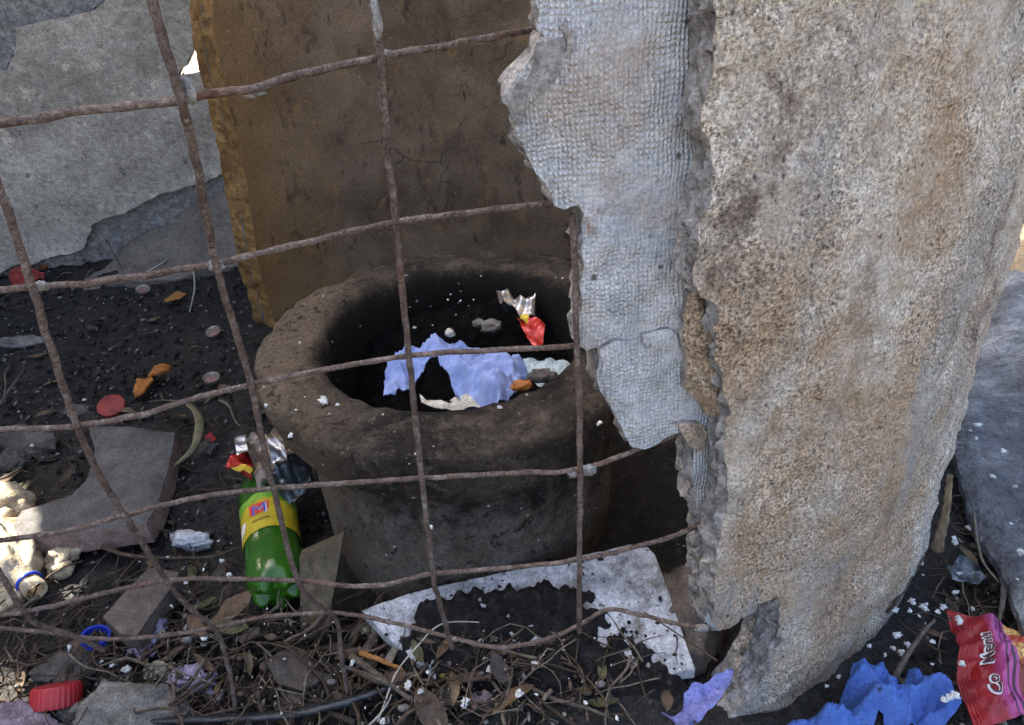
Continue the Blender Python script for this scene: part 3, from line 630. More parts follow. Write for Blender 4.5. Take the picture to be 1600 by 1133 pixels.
INL = [(836, -20), (838, 5), (844, 22), (838, 46), (849, 56), (836, 64), (830, 88), (812, 118), (792, 148), (785, 160), (795, 175), (805, 196), (808, 216), (822, 243), (846, 276), (862, 305), (866, 324), (882, 329), (904, 325), (910, 336), (912, 380), (909, 440), (906, 500), (907, 540), (918, 548), (931, 545), (937, 560), (932, 582), (940, 612), (956, 640), (970, 662), (986, 696), (1006, 699), (1026, 694), (1050, 682), (1080, 669), (1088, 690), (1085, 720), (1083, 760), (1089, 790), (1104, 815), (1102, 860), (1101, 920), (1102, 975), (1125, 985), (1148, 970), (1172, 957), (1196, 944), (1200, 980), (1190, 1020), (1165, 1060), (1120, 1110), (1090, 1140)]
RI = 0.570
inner_poly = jag(ring_outline([sz(oncyl(px, py, RI)) for px, py in INL], ZT-0.004), 0.004, 0.0022, 5)
vo, fo = fill(inner_poly, 0.0042, zones=dens_in)
# lumps left of the old outer coat, close to the crack
def itop(s, z):
    k = 0.004*fbm(s*12, z*12, 2, 4)+0.0022*fbm(s*60, z*60, 5, 4)
    return cyl(s, z, RI+k)
def ibot(s, z): return cyl(s, z, 0.540+0.004*fbm(s*7, z*7, 4, 4))
V, Fc, mi, uv = solid(vo, fo, itop, ibot, 8, edge_rough)
V = [(x-CX, y-CY, z) for x, y, z in V]
mi2 = []
for i, f in enumerate(Fc):
    m_ = mi[i]
    if m_ == 2 and V[f[0]][0] < -0.1 and V[f[0]][1] > 0: m_ = 3
    mi2.append(m_)
mobj('inner_layer', V, Fc, [MT['burlap'], MT['brown'], MT['fract'], MT['fractbrown']], bin_, mi=mi2, uv=uv, sharp=60)
# flakes of the outer coat that still cling along the crack
def cling(px_poly, th, Rb, mat, seed, name='clinging_flake', amp=0.005):
    poly = jag([sz(oncyl(px, py, Rb)) for px, py in px_poly], 0.003, 0.0018, seed)
    if sum((poly[i][0]*poly[(i+1) % len(poly)][1]-poly[(i+1) % len(poly)][0]*poly[i][1]) for i in range(len(poly))) < 0: poly.reverse()
    vo, fo = fill(poly, 0.0035)
    D = dict(zip(vo, bdist(vo, poly)))
    def tp(s, z): return cyl(s, z, Rb+th*(0.45+0.55*sstep(0, 0.008, D[(s, z)]))+amp*fbm(s*60+seed, z*60, 2, 4))
    V, Fc, mi, uv = solid(vo, fo, tp, lambda s, z: cyl(s, z, Rb-0.004), 2)
    V = [(x-CX, y-CY, z) for x, y, z in V]
    mobj(name, V, Fc, [mat, mat, MT['fract']], bin_, mi=mi, uv=uv, sharp=55)
cling([(1068, 452), (1084, 446), (1102, 468), (1116, 486), (1113, 530), (1118, 562), (1126, 600), (1134, 628), (1118, 646), (1100, 640), (1078, 612), (1062, 598), (1066, 560), (1058, 520), (1064, 480)], 0.016, RI, MT['agg'], 2, amp=0.004)
cling([(934, 545), (956, 532), (976, 530), (984, 548), (992, 580), (998, 610), (1006, 650), (1000, 690), (988, 692), (972, 660), (956, 636), (944, 606), (938, 580), (940, 562)], 0.005, RI, MT['burlap'], 9, amp=0.002)
cling([(1088, 60), (1100, 40), (1108, 90), (1104, 140), (1096, 180), (1088, 170), (1084, 120)], 0.012, RI, MT['fract'], 13, amp=0.004)
cling([(1078, 160), (1094, 172), (1106, 220), (1108, 262), (1098, 300), (1086, 290), (1080, 230)], 0.014, RI, MT['fract'], 17, amp=0.004)
cling([(784, 160), (812, 118), (832, 86), (838, 66), (862, 60), (882, 58), (888, 78), (876, 104), (850, 140), (828, 168), (812, 196), (804, 190)], 0.0035, RI, MT['mortar'], 31, amp=0.0015)
cling([(1000, 520), (1046, 512), (1060, 530), (1058, 548), (1010, 545)], 0.003, RI, MT['burlap'], 37, amp=0.002)
cling([(870, 40), (884, 30), (896, 52), (894, 84), (884, 92), (884, 60)], 0.005, RI, MT['fract'], 41, amp=0.003)
cling([(1052, 660), (1086, 655), (1100, 672), (1098, 700), (1086, 702), (1072, 690)], 0.005, RI, MT['agg'], 21, amp=0.003)

# --- wire mesh of the bin
ZR = [0.629-0.095*j for j in range(6)]
ROWS = [
 [(-60, 203), (0, 195), (140, 175), (270, 160), (330, 150), (400, 138), (470, 118), (590, 92), (700, 72), (790, 56), (846, 46)],
 [(-60, 464), (55, 452), (150, 445), (250, 430), (340, 415), (480, 382), (620, 350), (740, 335), (872, 319)],
 [(-60, 677), (60, 675), (125, 670), (220, 652), (310, 625), (395, 605), (500, 583), (640, 560), (760, 552), (905, 545)],
 [(-60, 858), (100, 835), (200, 808), (320, 780), (430, 768), (540, 760), (660, 752), (790, 745), (905, 738), (1000, 706), (1075, 676), (1104, 660)],
 [(-60, 976), (60, 957), (160, 932), (262, 912), (360, 910), (470, 913), (560, 922), (620, 915), (675, 902), (790, 893), (905, 880), (1000, 858), (1060, 840), (1108, 818)],
 [(-60, 982), (60, 992), (150, 1003), (240, 1000), (340, 984), (420, 968), (525, 963), (600, 975), (700, 1000), (780, 1017), (850, 1005), (900, 985), (950, 958), (1000, 965), (1050, 978), (1106, 987)]]
COLS = [
 [(-60, 130, 0), (5, 300, 0), (55, 452, 1), (85, 550, 0), (125, 670, 2), (160, 745, 0), (200, 808, 3), (262, 905, 4), (300, 950, 0), (340, 985, 5), (362, 1060, 0), (374, 1150, 0)],
 [(232, -30, 0), (262, 80, 0), (287, 158, 'r0'), (310, 260, 0), (340, 415, 1), (368, 510, 0), (395, 605, 2), (412, 690, 0), (430, 768, 3), (470, 912, 4), (525, 966, 5), (535, 1030, 0), (556, 1150, 0)],
 [(575, -30, 0), (595, 91, 'r0'), (605, 220, 0), (620, 350, 1), (630, 460, 0), (640, 560, 2), (660, 752, 3), (672, 850, 0), (678, 903, 4), (690, 950, 0), (706, 1010, 5)],
 [(894, 332, 'y'), (897, 400, 0), (901, 545, 2), (905, 640, 0), (906, 738, 3), (905, 880, 4), (905, 985, 5)],
 [(-60, 800, 'x'), (0, 890, 0), (45, 960, 4), (75, 978, 0), (110, 988, 0), (165, 1014, 5)]]
for j, row in enumerate(ROWS):
    P = []
    for px, py in row:
        p = onz(px, py, ZR[j]); P.append(p)
    P = resample(P, step=0.003)
    P = [(p[0]-CX+0.0008*nz(p[0]*60, j, 1), p[1]-CY+0.0034, p[2]+0.0008*nz(p[0]*60, j, 5)) for p in P]
    V, Fc = tube(P, 0.0019, 10, 0.26, j*3.0)
    mobj('mesh_wire', V, Fc, MT['rust'], bin_)
knots = []
for i, col in enumerate(COLS):
    known = []
    for k, (px, py, w_) in enumerate(col):
        if w_ == 'r0': known.append((k, onz(px, py, ZR[0])[1]))
        elif w_ == 'y': known.append((k, onz(px, 322, ZR[1])[1]))
        elif w_ == 'x': known.append((k, onz(45, 960, ZR[4])[1]))
        elif w_: known.append((k, onz(px, py, ZR[w_])[1]))
    P = []
    for k, (px, py, w_) in enumerate(col):
        lo_ = [q for q in known if q[0] <= k]; hi_ = [q for q in known if q[0] >= k]
        if not lo_: Y = known[0][1]
        elif not hi_: Y = known[-1][1]
        else:
            a, b = lo_[-1], hi_[0]
            Y = a[1] if a[0] == b[0] else a[1]+(b[1]-a[1])*(py-col[a[0]][1])/(col[b[0]][1]-col[a[0]][1])
        p = ony(px, py, Y); P.append(p)
        if w_ and w_ != 'x': knots.append((i, w_, p))
    P = resample(P, step=0.003)
    P = [(p[0]-CX+0.0008*nz(p[2]*60, i, 1), p[1]-CY-0.0018, p[2]) for p in P]
    V, Fc = tube(P, 0.0021, 10, 0.26, 40+i*3.0)
    mobj('mesh_wire', V, Fc, MT['rust'], bin_)
# mortar crumbs stuck at some crossings
def lump(px, py, z, s, seed, mat='mortar'):
    s = tuple(0.5*q for q in s)
    p = onz(px, py, z); V, Fc = rock((p[0]-CX, p[1]-CY+0.002, p[2]), s, 3, 0.5, 2.0, seed, 0.4); mobj('mortar_lump', V, Fc, MT[mat], bin_)
lump(290, 143, ZR[0]+0.004, (0.006, 0.003, 0.011), 1); lump(336, 418, ZR[1], (0.008, 0.004, 0.006), 2); lump(60, 450, ZR[1], (0.008, 0.004, 0.005), 3)
lump(918, 738, ZR[3]-0.001, (0.011, 0.004, 0.009), 4); lump(896, 744, ZR[3]-0.003, (0.007, 0.003, 0.006), 5); lump(602, 88, ZR[0], (0.005, 0.003, 0.005), 6)
lump(735, 66, ZR[0]-0.002, (0.014, 0.003, 0.003), 7); lump(390, 148, ZR[0]-0.003, (0.012, 0.003, 0.003), 8); lump(588, 30, ZR[0]+0.02, (0.004, 0.003, 0.018), 9)
lump(1098, 984, ZR[5], (0.011, 0.006, 0.006), 10); lump(672, 827, ZR[3]-0.045, (0.0034, 0.0036, 0.0025), 11, 'foam'); lump(1095, 830, ZR[4]-0.005, (0.006, 0.005, 0.010), 12); lump(710, 1003, ZR[5], (0.006, 0.003, 0.004), 13)

# ------------------------------------------------------------------ inner concrete pot
pot = empty('concrete_pot', (UX, UY, 0)); tag(pot, 'sooty round concrete pot with a thick rolled rim inside the broken bin', 'pot')
def pmod(r, z, a):
    k = 1+0.006*fbm(math.cos(a)*2.2, math.sin(a)*2.2, z*9, 4)+0.005*fbm(math.cos(a)*9, math.sin(a)*9, z*50, 4)
    return r*k, z+0.004*fbm(math.cos(a)*3, math.sin(a)*3, 4+r*8, 3)
def rmod(r, z, a):
    r2, z2 = pmod(r, z, a)
    # chipped notch at the front left
    da = math.atan2(math.sin(a-math.radians(222)), math.cos(a-math.radians(222)))
    c = math.exp(-(da/0.10)**2)*sstep(0.195, 0.216, r)
    ch = max(0.0, fbm(math.cos(a)*5+3, math.sin(a)*5, 2, 4)-0.18)*sstep(0.19, 0.215, r)
    r2 -= 0.016*ch; z2 -= 0.012*ch
    z2 += 0.0035*fbm(math.cos(a)*r*60, math.sin(a)*r*60, 3, 4)
    return r2-0.016*c, z2-0.010*math.exp(-(da/0.13)**2)*sstep(0.175, 0.205, r)
body = [(0.176, -0.05), (0.180, 0.0), (0.183, 0.03), (0.184, 0.08), (0.183, 0.14), (0.181, 0.19), (0.180, 0.225)]
def dense(prof, n):
    P = resample([(r, 0, z) for r, z in prof], n=n); return [(p[0], p[2]) for p in P]
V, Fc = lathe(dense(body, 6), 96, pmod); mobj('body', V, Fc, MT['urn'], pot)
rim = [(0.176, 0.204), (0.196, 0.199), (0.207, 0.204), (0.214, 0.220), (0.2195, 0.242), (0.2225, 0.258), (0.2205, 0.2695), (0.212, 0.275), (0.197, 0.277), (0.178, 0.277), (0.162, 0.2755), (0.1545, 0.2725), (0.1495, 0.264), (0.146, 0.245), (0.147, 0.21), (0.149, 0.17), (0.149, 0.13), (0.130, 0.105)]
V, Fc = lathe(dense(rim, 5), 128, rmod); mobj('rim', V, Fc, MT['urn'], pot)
vv, ff = ico(4)
TV = []
for k in range(26):
    for j in range(60):
        a = 2*math.pi*j/60; r = 0.150*k/25; x, y = r*math.cos(a), r*math.sin(a)
        TV.append((UX+x, UY+y, 0.155+0.02*fbm(x*18, y*18, 3, 4)+0.008*fbm(x*70, y*70, 3, 3)+0.07*sstep(0.02, 0.13, y)+0.02*sstep(0.03, 0.12, x)))
TF = [(k*60+j, k*60+(j+1) % 60, (k+1)*60+(j+1) % 60, (k+1)*60+j) for k in range(25) for j in range(60)]
TF = [tuple(reversed(f)) for f in TF]
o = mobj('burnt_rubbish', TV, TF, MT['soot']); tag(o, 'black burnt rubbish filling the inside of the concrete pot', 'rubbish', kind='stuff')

# ------------------------------------------------------------------ sheets: cloths, boards, slabs
def area(poly): return sum(poly[i][0]*poly[(i+1) % len(poly)][1]-poly[(i+1) % len(poly)][0]*poly[i][1] for i in range(len(poly)))
def sheet(name, px_poly, z, hfun, d, mats, thick=0.0012, edge_jit=0.002, rows=1, drop=0.0, dropw=0.02, smooth=True, parent=None, xy=None, jfreq=60, sharp=None):
    """thin or thick sheet whose outline is laid on the plane z; hfun(x,y) adds relief; drop lets its borders sag"""
    poly = xy if xy else [tuple(onz(px, py, z)[:2]) for px, py in px_poly]
    if area(poly) < 0: poly = poly[::-1]
    poly = [(x+edge_jit*fbm(x*jfreq, y*jfreq, 1, 3), y+edge_jit*fbm(x*jfreq, y*jfreq, 7, 3)) for x, y in densify(poly, d)]
    vo, fo = fill(poly, d); D = dict(zip(vo, bdist(vo, poly)))
    def top(x, y): return (x, y, z+hfun(x, y)-drop*(1-sstep(0, dropw, D[(x, y)])))
    def bot(x, y): t = top(x, y); return (x, y, t[2]-thick)
    V, Fc, mi, uv = solid(vo, fo, top, bot, rows)
    if not isinstance(mats, (list, tuple)): mats = [mats]*3
    return mobj(name, V, Fc, list(mats), parent, smooth, mi, uv, sharp=sharp)

# white board under the mesh, tilted against the pot
def bz(y): return 0.045+0.43*(y-0.45)
def onboard(px, py):
    d = ray(px, py); t = (0.045-0.43*0.45-H)/(d[2]-0.43*d[1]); p = CAM+d*t; return (float(p[0]), float(p[1]))
cpoly = [(566, 952), (600, 938), (640, 925), (760, 898), (900, 868), (985, 848), (1012, 852), (1024, 866), (1055, 955), (1086, 1042), (960, 1075), (800, 1090), (680, 1060), (600, 990)]
o = sheet('white_board', None, 0.0, lambda x, y: bz(y)+0.0015*fbm(x*20, y*20, 3, 4), 0.008, MT['white'], 0.014, 0.0012, 3, 0.002, 0.004, sharp=45, xy=[onboard(*q) for q in cpoly])
tag(o, 'grimy white board lying at the foot of the pot, half buried in soil', 'board')
spoly = [(640, 915), (760, 892), (860, 880), (930, 900), (1000, 950), (1060, 1020), (1092, 1062), (1060, 1105), (850, 1125), (680, 1100), (600, 1010)]
SP = [onboard(*q) for q in spoly]
cmask = np.array([onboard(px, py) for px, py in [(680, 965), (740, 945), (800, 935), (860, 945), (890, 985), (940, 1040), (960, 1080), (1000, 1080), (1040, 1085), (650, 1010), (690, 1060), (740, 1090), (900, 1090), (860, 1060), (780, 1010), (720, 1040), (800, 1090)]])
def soilh(x, y):
    d = min(np.hypot(cmask[:, 0]-x, cmask[:, 1]-y)); return bz(y)+0.011*(1-sstep(0.015, 0.062, d))+0.008*fbm(x*30, y*30, 8, 5)+0.010*fbm(x*75, y*75, 2, 4)+0.005*nz(x*210, y*210, 4)-0.006
o = sheet('soil_heap', None, 0.002, soilh, 0.003, MT['soil'], 0.002, 0.004, 1, 0.02, 0.03, xy=SP); tag(o, 'loose black soil heaped on the white board', 'soil', kind='stuff')

# blue cloth in the pot
cl1 = [(597, 606), (606, 560), (618, 536), (660, 524), (720, 528), (742, 522), (790, 542), (822, 560), (828, 582), (808, 604), (772, 628), (740, 630), (716, 606), (702, 584), (684, 566), (664, 572), (640, 588), (616, 604)]
o = sheet('blue_cloth', cl1, 0.258, lambda x, y: crumple(x, y, 11, 0.055, 0.015, 5, True)+ridges(x, y, 30, 0.010, 8.0)+0.008*fbm(x*22, y*22, 5, 3), 0.0018, MT['cloth'], 0.001, 0.002, 1, 0.012, 0.02)
tag(o, 'crumpled pale blue cloth lying in the mouth of the concrete pot', 'cloth')
o = sheet('cream_rag', [(655, 612), (690, 626), (725, 618), (700, 604), (720, 596), (745, 612), (760, 632), (735, 634), (690, 640), (660, 632)], 0.252, lambda x, y: crumple(x, y, 3, 0.05, 0.014), 0.003, MT['cream'], 0.001, 0.002, 1, 0.008, 0.012)
tag(o, 'cream rag peeking out under the blue cloth in the pot', 'rag')
o = sheet('teal_rag', [(818, 556), (850, 552), (868, 556), (896, 572), (872, 590), (846, 590), (826, 580)], 0.266, lambda x, y: crumple(x, y, 5, 0.045, 0.016), 0.003, [MT['paleteal'], MT['cream'], MT['cream']], 0.001, 0.002, 1, 0.006, 0.012)
tag(o, 'pale teal and cream rag on the right of the blue cloth in the pot', 'rag')
def potcrumb(name, px, py, z, s, mat, label, cat, seed, group=None, amp=0.4):
    p = onz(px, py, z); V, Fc = rock(p, s, 3, amp, 1.6, seed, 0.3); o = mobj(name, V, Fc, MT[mat]); tag(o, label, cat, group); return o
potcrumb('brown_crust', 845, 588, 0.272, (0.014, 0.008, 0.006), 'stonedark', 'small dark brown crust beside the teal rag on the pot rim', 'crust', 4)
potcrumb('ochre_crumb', 815, 602, 0.270, (0.010, 0.006, 0.005), 'orange', 'ochre crumb at the right end of the blue cloth', 'crumb', 9)
o = sheet('red_wrapper', [(808, 500), (838, 498), (852, 504), (848, 524), (838, 534), (824, 522)], 0.245, lambda x, y: 0.25*(y-UY-0.06)+crumple(x, y, 8, 0.03, 0.008), 0.003, MT['foil_red'], 0.0006, 0.001)
tag(o, 'glossy red wrapper scrap deep inside the pot', 'wrapper')
o = sheet('foil_scrap', [(776, 462), (806, 460), (838, 466), (834, 480), (806, 488), (790, 484), (780, 476)], 0.255, lambda x, y: crumple(x, y, 21, 0.025, 0.016), 0.002, [MT['foil'], MT['foil_dark'], MT['foil']], 0.0005, 0.002)
tag(o, 'crinkled silver foil scrap at the back of the pot', 'foil')
o = sheet('yellow_scrap', [(812, 488), (826, 490), (824, 500), (812, 500)], 0.25, lambda x, y: crumple(x, y, 2, 0.02, 0.006), 0.002, MT['foil_yellow'], 0.0005, 0.001)
tag(o, 'tiny yellow foil scrap next to the red wrapper in the pot', 'wrapper')
potcrumb('ash_lump', 768, 510, 0.235, (0.012, 0.010, 0.008), 'stone', 'grey ash lump in front of the red wrapper in the pot', 'ash lump', 14)
potcrumb('ash_lump', 747, 505, 0.237, (0.007, 0.006, 0.005), 'stone', 'smaller grey ash lump left of the other one in the pot', 'ash lump', 15)
potcrumb('foam_lump', 703, 520, 0.272, (0.005, 0.005, 0.005), 'cream', 'cream foam lump perched on the top edge of the blue cloth', 'foam lump', 16)

# cloths on the right
cl2 = [(1215, 1150), (1250, 1118), (1290, 1100), (1318, 1078), (1330, 1048), (1336, 1030), (1362, 1034), (1376, 1038), (1396, 1062), (1412, 1072), (1420, 1042), (1436, 1060), (1450, 1064), (1470, 1058), (1482, 1072), (1494, 1090), (1497, 1112), (1480, 1126), (1440, 1130), (1400, 1122), (1372, 1112), (1366, 1150)]
o = sheet('blue_cloth', cl2, 0.024, lambda x, y: crumple(x, y, 41, 0.040, 0.030, 5, True)+ridges(x, y, 38, 0.011, 4.0)+0.004*fbm(x*40, y*40, 3, 3), 0.0016, MT['cloth_out'], 0.001, 0.0015, 1, 0.014, 0.012)
tag(o, 'soiled bright blue cloth on the dark soil beside the red packet', 'cloth')
# violet cloth that hangs in the notch
cl3 = [(1070, 1066), (1082, 1054), (1110, 1044), (1152, 1026), (1148, 1042), (1120, 1078), (1095, 1100), (1075, 1098)]
o = sheet('violet_cloth', cl3, 0.09, lambda x, y: crumple(x, y, 6, 0.05, 0.016, 5, True)+ridges(x, y, 32, 0.008, 2.0)+0.35*(y-0.47), 0.003, MT['cloth_purple'], 0.001, 0.001)
tag(o, 'violet cloth caught in the notch at the foot of the bin', 'cloth')
cl4 = [(1034, 1104), (1052, 1098), (1076, 1096), (1088, 1108), (1096, 1134), (1090, 1150), (1062, 1150), (1056, 1120)]
o = sheet('violet_cloth', cl4, 0.07, lambda x, y: crumple(x, y, 16, 0.04, 0.02, 5, True)+ridges(x, y, 32, 0.008, 6.0), 0.003, MT['cloth_purple'], 0.001, 0.001, 1, 0.01, 0.012)
tag(o, 'lower scrap of violet cloth at the bottom edge, in front of the notch', 'cloth')

# grey sheet at the right
gp = [(1568, 448), (1584, 452), (1640, 470), (1760, 620), (1760, 1080), (1640, 1060), (1600, 972), (1560, 872), (1520, 790), (1497, 700), (1500, 640), (1530, 540)]
def slabh(x, y):
    return 0.03*math.exp(-((x-0.80-0.25*(y-0.9))/0.08)**2)+0.012*fbm(x*9, y*9, 2, 4)+0.02*math.exp(-((y-1.15)/0.08)**2)
o = sheet('grey_sheet', gp, 0.045, slabh, 0.012, MT['slab'], 0.009, 0.003, 2, 0.012, 0.012, sharp=50)
tag(o, 'dusty blue-grey sheet lying on the ground right of the bin', 'sheet')

# dark clay shard on the left
sh = [(138, 668), (200, 666), (272, 674), (268, 700), (256, 740), (240, 790), (224, 812), (150, 822), (60, 834), (24, 832), (18, 815), (30, 792), (70, 780), (108, 768), (132, 748), (142, 722), (148, 700)]
o = sheet('clay_shard', sh, 0.052, lambda x, y: 0.012*sstep(0.80, 0.98, y)+0.003*fbm(x*14, y*14, 2, 3), 0.008, [MT['shard'], MT['shard'], MT['shardside']], 0.034, 0.001, 3, 0.006, 0.012, sharp=55)
tag(o, 'dark grey hooked clay shard lying between the wires on the left', 'shard')
o = sheet('plank_scrap', [(160, 962), (232, 884), (278, 892), (268, 912), (212, 992), (186, 988)], 0.045, lambda x, y: 0.003*fbm(x*14, y*14, 2, 3), 0.007, MT['woodblock'], 0.022, 0.0006, 2, 0.002, 0.004, sharp=45)
tag(o, 'dark wooden block lying diagonally below the clay shard', 'wood block')
# flat wood stub leaning on the pot
q = onz(497, 1004, 0.0); wood_v = []
b0 = onz(470, 1000, 0.01); b1 = onz(508, 1004, 0.01); t0 = ony(468, 872, b0[1]+0.050); t1 = ony(535, 843, b1[1]+0.052)
poly = [(0, 0), (1, 0), (1, 1), (0, 1)]
vo, fo = fill(densify([(0, 0), (0.62, 0), (0.64, 0.30), (1, 0.34), (1, 1), (0, 1)], 0.08), 0.08)
def wt(u, v, off=0.0):
    a = b0+(b1-b0)*u; c = t0+(t1-t0)*u; p = a+(c-a)*v; return (p[0], p[1]+off+0.001*fbm(u*3, v*9, 2), p[2])
V, Fc, mi, uv = solid(vo, fo, lambda u, v: wt(u, v), lambda u, v: wt(u, v, 0.012), 1)
o = mobj('wood_stub', V, Fc, MT['wood'], sharp=40); tag(o, 'flat grey wood stub standing between the green bottle and the pot', 'wood')
# rotten sliver standing beside the bin on the right
A_ = onz(1462, 862, 0.01); B_ = ony(1484, 742, A_[1]+0.02)
V, Fc = tube(resample([A_, (A_+B_)/2+np.array([0.003, 0, 0]), B_], n=8), lambda t: 0.007*(1-0.55*t), 7, 0.5, 3, 0.45)
o = mobj('wood_sliver', V, Fc, MT['sliver']); tag(o, 'rotten wood sliver leaning against the right side of the bin', 'wood')

# ------------------------------------------------------------------ green bottle
bb = onz(436, 935, 0.040); bt = onz(412, 742, 0.046)
ax = Vector(bt-bb).normalized()
bot = empty('green_bottle', tuple(bb)); bot.rotation_mode = 'QUATERNION'; bot.rotation_quaternion = ax.to_track_quat('Z', 'X')
bot.scale = (0.87, 0.87, 0.98)
tag(bot, 'green plastic drink bottle with a yellow label lying beside the pot', 'bottle')
def bmod(r, z, a):
    k = 1+0.03*fbm(math.cos(a)*1.5, math.sin(a)*1.5, z*14, 3)
    if z < 0.03:
        k *= 1-0.10*(0.5+0.5*math.cos(5*a))*(1-z/0.03)*(r/0.039); 
    z2 = z+(0.010*(0.5+0.5*math.cos(5*a))*(1-min(1, z/0.02))*sstep(0.006, 0.02, r) if z < 0.02 else 0)
    return r*k, z2
prof = [(0.001, 0.008), (0.008, 0.007), (0.018, 0.000), (0.027, 0.001), (0.034, 0.010), (0.0385, 0.026), (0.039, 0.05), (0.0375, 0.07), (0.0385, 0.09), (0.0385, 0.13), (0.039, 0.165), (0.036, 0.19), (0.028, 0.215), (0.018, 0.238), (0.0135, 0.25), (0.0135, 0.262)]
V, Fc = lathe(dense(prof, 5), 60, bmod); mobj('bottle_body', V, Fc, MT['bottle'], bot)
V, Fc = lathe([(0.0155, 0.252), (0.0155, 0.268), (0.001, 0.2685)], 30); mobj('bottle_cap', V, Fc, MT['navy'], bot)
# label: part of a sleeve facing up, wavy lower edge
def sleeve(name, a0, a1, z0f, z1f, r, mat, n=40, m=8):
    V = []; Fc = []
    for j in range(m+1):
        for i in range(n+1):
            a = a0+(a1-a0)*i/n; z0, z1 = z0f(a), z1f(a); z = z0+(z1-z0)*j/m
            k = 1+0.03*fbm(math.cos(a)*1.5, math.sin(a)*1.5, z*14, 3); V.append((r*k*math.cos(a), r*k*math.sin(a), z))
    for j in range(m):
        for i in range(n): Fc.append((j*(n+1)+i, j*(n+1)+i+1, (j+1)*(n+1)+i+1, (j+1)*(n+1)+i))
    return mobj(name, V, Fc, mat, bot)
rq = bot.rotation_quaternion.inverted()
loc_up = rq @ Vector((0, -0.45, 0.9)); aup = math.atan2(loc_up.y, loc_up.x)
lab = sleeve('label', aup-1.9, aup+1.9, lambda a: 0.078+0.006*math.cos(a-aup), lambda a: 0.150+0.004*math.sin(3*(a-aup)), 0.0393, MT['lab_yellow'])
sleeve('label_band', aup-1.9, aup+1.9, lambda a: 0.131+0.006*math.cos(2*(a-aup))+0.003*math.sin(40*a), lambda a: 0.1505+0.004*math.sin(3*(a-aup)), 0.0396, MT['lab_green'])
def text_mesh(s, size, bold=0.0):
    cu = bpy.data.curves.new('txt', 'FONT'); cu.body = s; cu.size = size; cu.align_x = 'CENTER'; cu.align_y = 'CENTER'; cu.resolution_u = 3; cu.offset = bold*size
    to = bpy.data.objects.new('txt', cu); COL.objects.link(to)
    me = bpy.data.meshes.new_from_object(to.evaluated_get(bpy.context.evaluated_depsgraph_get()))
    V = [v.co.copy() for v in me.vertices]; Fc = [tuple(p.vertices) for p in me.polygons]
    bpy.data.objects.remove(to); bpy.data.curves.remove(cu); bpy.data.meshes.remove(me); return V, Fc
# which way is 'right' for someone looking at it: towards +x of the picture
tx = Vector((1, 0, 0)); e = 0.01
side = Vector((-math.sin(aup), math.cos(aup), 0)); sgn = 1 if (bot.rotation_quaternion @ side).dot(tx) > 0 else -1
def on_bottle(x, y, z0, r): 
    a = aup+sgn*x/0.039; z = z0+y; k = 1+0.03*fbm(math.cos(a)*1.5, math.sin(a)*1.5, z*14, 3); return (r*k*math.cos(a), r*k*math.sin(a), z)
vo, fo = fill(densify([(-0.014, -0.009), (0.012, -0.006), (0.014, 0.010), (-0.016, 0.012)], 0.003), 0.003)
mobj('logo_patch', [on_bottle(x, y, 0.119, 0.0400) for x, y in vo], fo, MT['ink_red'], lab)
vo, fo = fill(densify([(-0.040, -0.028), (-0.026, -0.020), (-0.022, -0.010), (-0.028, -0.006), (-0.040, -0.012)], 0.003), 0.003)
mobj('label_swoosh', [on_bottle(x, y, 0.117, 0.0399) for x, y in vo], fo, MT['ink_white'], lab)
V, Fc = text_mesh('M', 0.026)
mobj('logo_letter', [on_bottle(v.x*1.2, v.y, 0.117, 0.0403) for v in V], Fc, MT['ink_white'], lab, smooth=False)
V, Fc = text_mesh('M', 0.024)
mobj('logo_letter', [on_bottle(v.x*1.2-0.0008, v.y, 0.1172, 0.0406) for v in V], Fc, MT['ink_blue'], lab, smooth=False)
V, Fc = tube([(x/1000, 0.0016*math.sin(x*1.9)+0.0008*math.sin(x*4.1), 0) for x in np.arange(-13, 13.1, 0.25)], 0.0004, 4)
mobj('label_print', [on_bottle(v.x, v.y, 0.100, 0.0401) for v in V], Fc, MT['ink_dark'], lab, smooth=False)

# ------------------------------------------------------------------ crumpled bag behind the bottle
bag = empty('foil_snack_bag', tuple(onz(430, 735, 0.0))); tag(bag, 'crumpled silver snack bag with red and yellow print behind the bottle', 'snack bag')
def bagsheet(name, px, z, seed, amp, mat, wave=0.045):
    o = sheet(name, px, z, lambda x, y: crumple(x, y, seed, wave, amp), 0.003, mat, 0.0006, 0.002); o.parent = bag; o.location = Vector(o.location)-bag.location
bagsheet('bag_front', [(366, 738), (352, 728), (366, 715), (376, 690), (384, 684), (396, 700), (398, 724), (394, 752), (382, 748)], 0.085, 3, 0.016, MT['foil_red'])
bagsheet('bag_print', [(360, 730), (378, 724), (396, 734), (392, 744), (380, 738)], 0.100, 4, 0.008, MT['foil_yellow'])
bagsheet('bag_corner', [(368, 690), (384, 682), (386, 704), (370, 712)], 0.100, 9, 0.008, MT['foil'])
bagsheet('bag_back', [(372, 690), (400, 672), (430, 668), (470, 690), (484, 704), (470, 716), (440, 722), (420, 745), (398, 756), (396, 720)], 0.090, 14, 0.022, MT['foil_brown'])
bagsheet('bag_fold', [(412, 686), (442, 692), (446, 712), (436, 722), (424, 712)], 0.112, 19, 0.02, MT['foil'], 0.03)
bagsheet('bag_inside', [(440, 716), (482, 712), (488, 760), (440, 770), (404, 762), (420, 740)], 0.080, 23, 0.026, MT['foil_dark'], 0.035)

